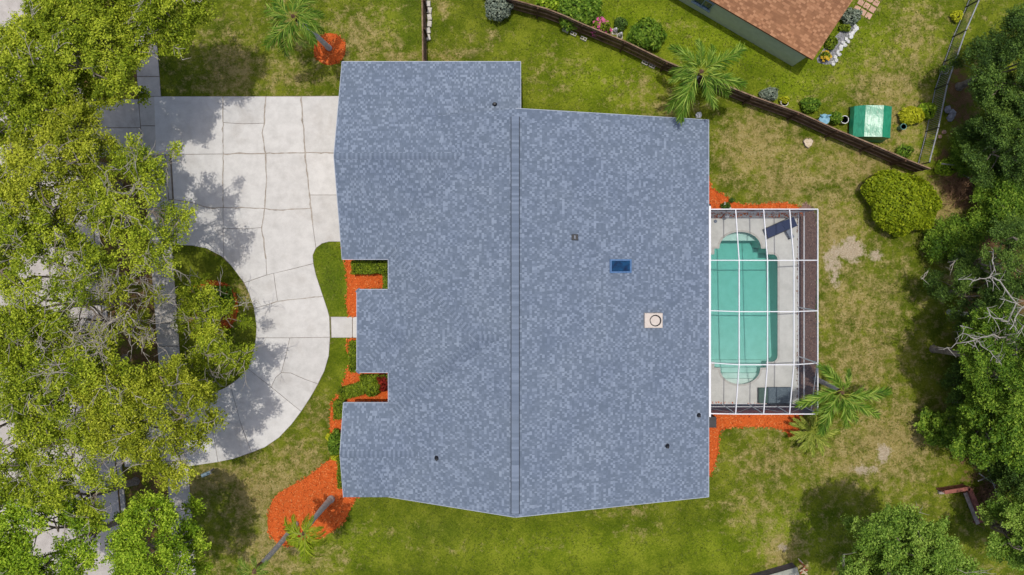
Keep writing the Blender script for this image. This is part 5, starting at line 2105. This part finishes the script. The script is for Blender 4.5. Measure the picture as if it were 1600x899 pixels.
shrub('large glossy shrub behind the fence near the top edge', 905, 14, 1.7, 1.45, 1.1, 'mid_leaf', 2800, 0.19, 86, asp=0.6)
shrub('leafy shrub behind the fence left of the terracotta planter', 858, 2, 1.2, 0.75, 0.55, 'fresh_leaf', 900, 0.2, 87)
shrub('pink flowering shrub leaning over the fence', 940, 41, 1.9, 0.6, 0.42, 'hedge_leaf', 700, 0.16, 88, flowers=('pink_petal', 42, 0.09))
shrub('small dark clipped ball shrub behind the fence', 970, 36, 0.8, 0.42, 0.42, 'dark_leaf', 900, 0.09, 89)
shrub('broad leafy shrub behind the fence left of the big palm', 1012, 52, 1.3, 1.15, 0.9, 'mid_leaf', 1500, 0.27, 90, asp=0.38)
shrub('grey green shrub behind the fence right of the big palm', 1204, 146, 0.9, 0.55, 0.4, 'grey_leaf', 600, 0.15, 91)
shrub('lime green plant in the pale pot behind the fence', 1227, 156, 0.7, 0.26, 0.22, 'lime_leaf', 240, 0.16, 92, asp=0.3)
shrub('dark low shrub behind the fence right of the lime plant', 1268, 163, 0.8, 0.6, 0.45, 'mid_leaf', 700, 0.16, 93)
shrub('dark shrub between the blue ornament and the white planter', 1307, 184, 0.9, 0.4, 0.36, 'mid_leaf', 500, 0.15, 94)
shrub('yellow green leafy shrub right of the green tarp', 1427, 180, 0.9, 0.75, 0.55, 'lime_leaf', 900, 0.24, 95, asp=0.35)
shrub('green shrub between the yellow shrub and the metal fence', 1452, 172, 0.8, 0.55, 0.5, 'fresh_leaf', 500, 0.2, 96)
shrub('small spiky plant near the corner of the two fences', 1415, 236, 0.6, 0.5, 0.36, 'mid_leaf', 160, 0.42, 97, asp=0.16)
shrub('grey shrub at the right end of the brown roof', 1332, 24, 1.0, 0.6, 0.5, 'grey_leaf', 700, 0.16, 98)
shrub('low green plant in the gravel bed', 1322, 42, 0.5, 0.36, 0.26, 'hedge_leaf', 300, 0.14, 99)
shrub('green plant along the brown roof edge', 1300, 66, 0.6, 0.35, 0.45, 'hedge_leaf', 380, 0.15, 100)
shrub('yellow flowering plant at the corner of the brown roof', 1291, 87, 0.6, 0.28, 0.28, 'hedge_leaf', 260, 0.13, 101, flowers=('yellow_petal', 16, 0.09))
shrub('small shrub inside the metal fence near the top', 1497, 24, 0.6, 0.34, 0.34, 'lime_leaf', 260, 0.15, 102)
shrub('small plant in the pale pot inside the metal fence', 1477, 108, 0.6, 0.24, 0.24, 'pale_leaf', 200, 0.13, 103)
shrub('small white flowering plant above the pool cage', 1135, 322, 0.5, 0.3, 0.24, 'dark_leaf', 220, 0.13, 104, flowers=('white_stone', 8, 0.05))
shrub('small dark plant on the mulch above the pool cage', 1144, 313, 0.35, 0.16, 0.14, 'dark_leaf', 120, 0.12, 105)
shrub('dark ground cover around the island tree', 338, 470, 0.5, 1.1, 1.0, 'mid_leaf', 1500, 0.16, 106)
shrub('green growth below the two fences at the right', 1480, 262, 0.5, 0.7, 0.5, 'fresh_leaf', 500, 0.17, 107)


# ------------------------------------------------------------------ palms
def frond_meshes(L, rise, droop, nl, ll, lw, mat, seed, plume=0.5, hang=0.5, ang=40):
    g = np.random.default_rng(seed)
    n_ = 14
    pts = []
    for i in range(n_ + 1):
        s = i / n_
        pts.append(np.array([L * (s - 0.22 * droop * s * s), 0.06 * L * math.sin(2.5 * s + seed), L * (rise * s - droop * s * s * 0.75)]))
    pts = np.array(pts)
    Vs, Ts = [], []
    for i in range(nl):
        s = 0.10 + 0.90 * (i + g.random() * 0.6) / nl
        f_ = s * n_
        k = min(int(f_), n_ - 1)
        c_ = pts[k] + (pts[k + 1] - pts[k]) * (f_ - k)
        dr = unit(pts[k + 1] - pts[k])
        side = unit(np.cross(np.array([0, 0, 1.0]), dr))
        up = np.cross(dr, side)
        for sg in (-1, 1):
            le = ll * (0.35 + 0.65 * math.sin(PI * min(1, 0.18 + 0.78 * s))) * (0.85 + 0.3 * g.random())
            a = math.radians(ang + g.normal(0, 8)) * (1 - 0.35 * s)
            el = g.normal(0, plume) - hang * 0.25
            d_ = dr * math.cos(a) + (side * sg * math.cos(el) + up * math.sin(el)) * math.sin(a)
            m1 = c_ + d_ * le * 0.5
            m2 = c_ + d_ * le + np.array([0, 0, -hang * le * (0.3 + 0.25 * g.random())])
            wv = unit(np.cross(d_, up + 0.3 * g.normal(size=3))) * lw
            Vs.append([c_ - wv * 0.4, c_ + wv * 0.4, m1 + wv, m1 - wv])
            Vs.append([m1 - wv, m1 + wv, m2 + wv * 0.15, m2 - wv * 0.15])
            t_ = g.normal(0.48, 0.3)
            Ts += [t_, t_ + 0.08]
    fme = quads_mesh('frond', np.array(Vs), np.array(Ts), mat)
    rb = MB()
    rb.tube([Vector(p_) for p_ in pts], np.linspace(0.035, 0.008, n_ + 1), 4)
    return fme, rb.mesh('rib', 'frond_rib')


def palm(label, base_px, top_px, zt, tr, nf, L, rise, droop, mat, seed, nl=44, ll=0.55, lw=0.024, plume=0.5, hang=0.5, az=None, boot=True, name='palm_tree', shaft=0.5, trunk='palm_bark', taper=0.75, cat='palm', ang=40):
    g = np.random.default_rng(seed)
    b = W(*base_px)
    root = thing(name, label, cat, (b.x, b.y, 0))
    top = W(*top_px, zt) - b
    m = MB()
    pts, rr = [], []
    n_ = 26
    for i in range(n_ + 1):
        s = i / n_
        p_ = top * s
        p_.x += 0.25 * math.sin(PI * s) * (1 if seed % 2 else -1) * 0.3
        pts.append(p_)
        rr.append(tr * (1.15 if s < 0.06 else 1.0 + (taper - 1.0) * s) * (1 + (0.035 if i % 2 else -0.02)))
    m.tube(pts, rr, 12)
    m.build('trunk', trunk, root)
    if boot:
        m = MB()
        d_ = (pts[-1] - pts[-3]).normalized()
        m.tube([pts[-1] - d_ * shaft, pts[-1] - d_ * shaft * 0.5, pts[-1], pts[-1] + d_ * 0.25], [rr[-1] * 1.05, rr[-1] * 1.35, rr[-1] * 1.1, 0.03], 10)
        m.build('crownshaft', 'palm_boot', root)
    vars_ = [frond_meshes(L, rise, droop * k, nl, ll, lw, mat, seed * 7 + i, plume, hang, ang) for i, k in enumerate((0.75, 1.0, 1.3))]
    azs = az or [(2 * PI * 0.381966 * i * 1.0) % (2 * PI) for i in range(nf)]
    for i, a in enumerate(azs):
        fme, rme = vars_[i % 3]
        o = link('frond', fme, root)
        o.location = top
        sc = 0.85 + 0.3 * g.random()
        if az:
            sc = a[1]
            a = math.radians(a[0])
        o.rotation_euler = (g.normal(0, 0.12), (0.0 if az else -0.3 * (i / max(1, len(azs) - 1)) ** 2) + g.normal(0, 0.08), a + g.normal(0, 0.04))
        o.scale = (sc, sc, sc)
        link('rib', rme, o)
    return root


palm('leaning queen palm in the orange mulch ring at the top', (515, 76), (458, 26), 5.6, 0.17, 15, 2.5, 0.35, 1.0, 'frond_leaf', 1, nl=46, ll=0.78, lw=0.026, plume=0.35, hang=0.6,
     az=[(10, .75), (50, .8), (95, .8), (130, .9), (165, 1.0), (195, 1.05), (225, 1.1), (250, 1.15), (275, .8), (310, .85), (345, .8)])
palm('short bent palm with drooping crown in the large mulch bed', (518, 779), (474, 834), 6.2, 0.21, 13, 2.0, 0.3, 1.2, 'young_frond', 2, nl=50, ll=0.55, lw=0.022, taper=0.45, plume=0.35, hang=0.6,
     az=[(20, .6), (60, .55), (100, .6), (140, .7), (175, 1.0), (195, 1.1), (215, 1.0), (240, 1.0), (258, 1.2), (272, 1.2), (286, 1.3), (300, 1.0), (318, .9), (340, .7)])
palm('taller bent palm leaving the frame at the bottom left', (463, 818), (398, 893), 6.8, 0.16, 12, 1.6, 0.4, 1.0, 'frond_leaf', 3, nl=34, ll=0.5, lw=0.017, taper=0.9, shaft=0.9,
     az=[(0, .5), (40, .6), (100, .6), (150, .8), (190, 1), (220, 1), (250, 1), (280, 1), (310, .9), (335, .7)])
palm('big queen palm hanging over fence and roof corner', (1067, 146), (1096, 112), 5.0, 0.18, 16, 3.4, 0.3, 0.66, 'frond_leaf', 4, nl=54, ll=0.9, lw=0.03, plume=0.6, hang=0.6,
     az=[(33, 1.05), (-14, .95), (-40, .8), (-72, .72), (-112, 1.0), (-132, .95), (-158, .6), (140, .78), (165, .6), (100, .6), (65, .6), (10, .6)])
palm('spreading palm at the lower corner of the pool cage', (1274, 592), (1316, 614), 3.6, 0.16, 12, 3.1, 0.2, 0.42, 'frond_leaf', 5, nl=54, ll=0.82, lw=0.03, plume=0.6, hang=0.5,
     az=[(2, 1.0), (-32, .95), (-80, .85), (-112, .95), (-62, .7), (112, .62), (132, .75), (193, .95), (-140, .7), (75, .5)])
palm('low star shaped cycad at the corner of the mulch below the cage', (1259, 668), (1270, 675), 1.1, 0.16, 24, 1.45, 0.28, 0.42, 'cycad_leaf', 6, nl=40, ll=0.34, lw=0.02, plume=0.15, hang=0.15, boot=False, name='cycad', trunk='palm_boot', cat='cycad', ang=30)


# ------------------------------------------------------------------ loose grass tufts over the lawns
def tufts():
    g = np.random.default_rng(900)
    n_ = 150000
    Q = np.column_stack([-30 + 62 * g.random(n_), -22 + 40 * g.random(n_)])
    bad = np.zeros(n_, bool)
    for poly in NOGRASS:
        bad |= inside(poly, Q)
    for (x0, x1, y0, y1) in ((XL, XR, YB, YT), (GX, 0.5, GY0, GY1), (WX, XL, WY0, WY1), (PXX, XL, PY0, PY1)):
        bad |= (Q[:, 0] > x0 + .4) & (Q[:, 0] < x1 - .4) & (Q[:, 1] > y0 + .4) & (Q[:, 1] < y1 - .4)
    Q = Q[~bad]
    me = bpy.data.objects['ground'].data
    xs, ys, fld = LAWN
    ix = np.clip(np.searchsorted(xs, Q[:, 0]), 0, len(xs) - 1)
    iy = np.clip(np.searchsorted(ys, Q[:, 1]), 0, len(ys) - 1)
    dry, sand, dirt = (f[iy, ix] for f in fld)
    k0 = g.random(len(Q)) > np.clip(np.maximum(sand * 1.3, dirt * 1.15), 0, 0.97)
    Q, dry = Q[k0], dry[k0]
    # tufts gather in drifts
    w = np.sin(Q[:, 0] * 1.9 + 2 * np.sin(Q[:, 1] * 0.8)) + np.sin(Q[:, 1] * 2.3 + 1.5 * np.sin(Q[:, 0] * 1.1))
    k1 = g.random(len(Q)) < 0.5 + 0.18 * w
    Q, dry = Q[k1], dry[k1]
    k = len(Q)
    P = np.column_stack([Q, 0.012 + 0.035 * g.random(k)])
    Nn = unit(np.column_stack([g.normal(0, .6, k), g.normal(0, .6, k), np.ones(k)]))
    V = leaf_quads(P, Nn, 0.15, 0.34, g, 0.05)
    T = 0.24 + 0.5 * dry + g.normal(0, 0.10, k)
    o = link('grass_tufts', quads_mesh('grass_tufts', V, T, 'lawn_blade'))
    tag(o, 'short grass tufts scattered over the lawns', 'grass', kind='stuff')


tufts()
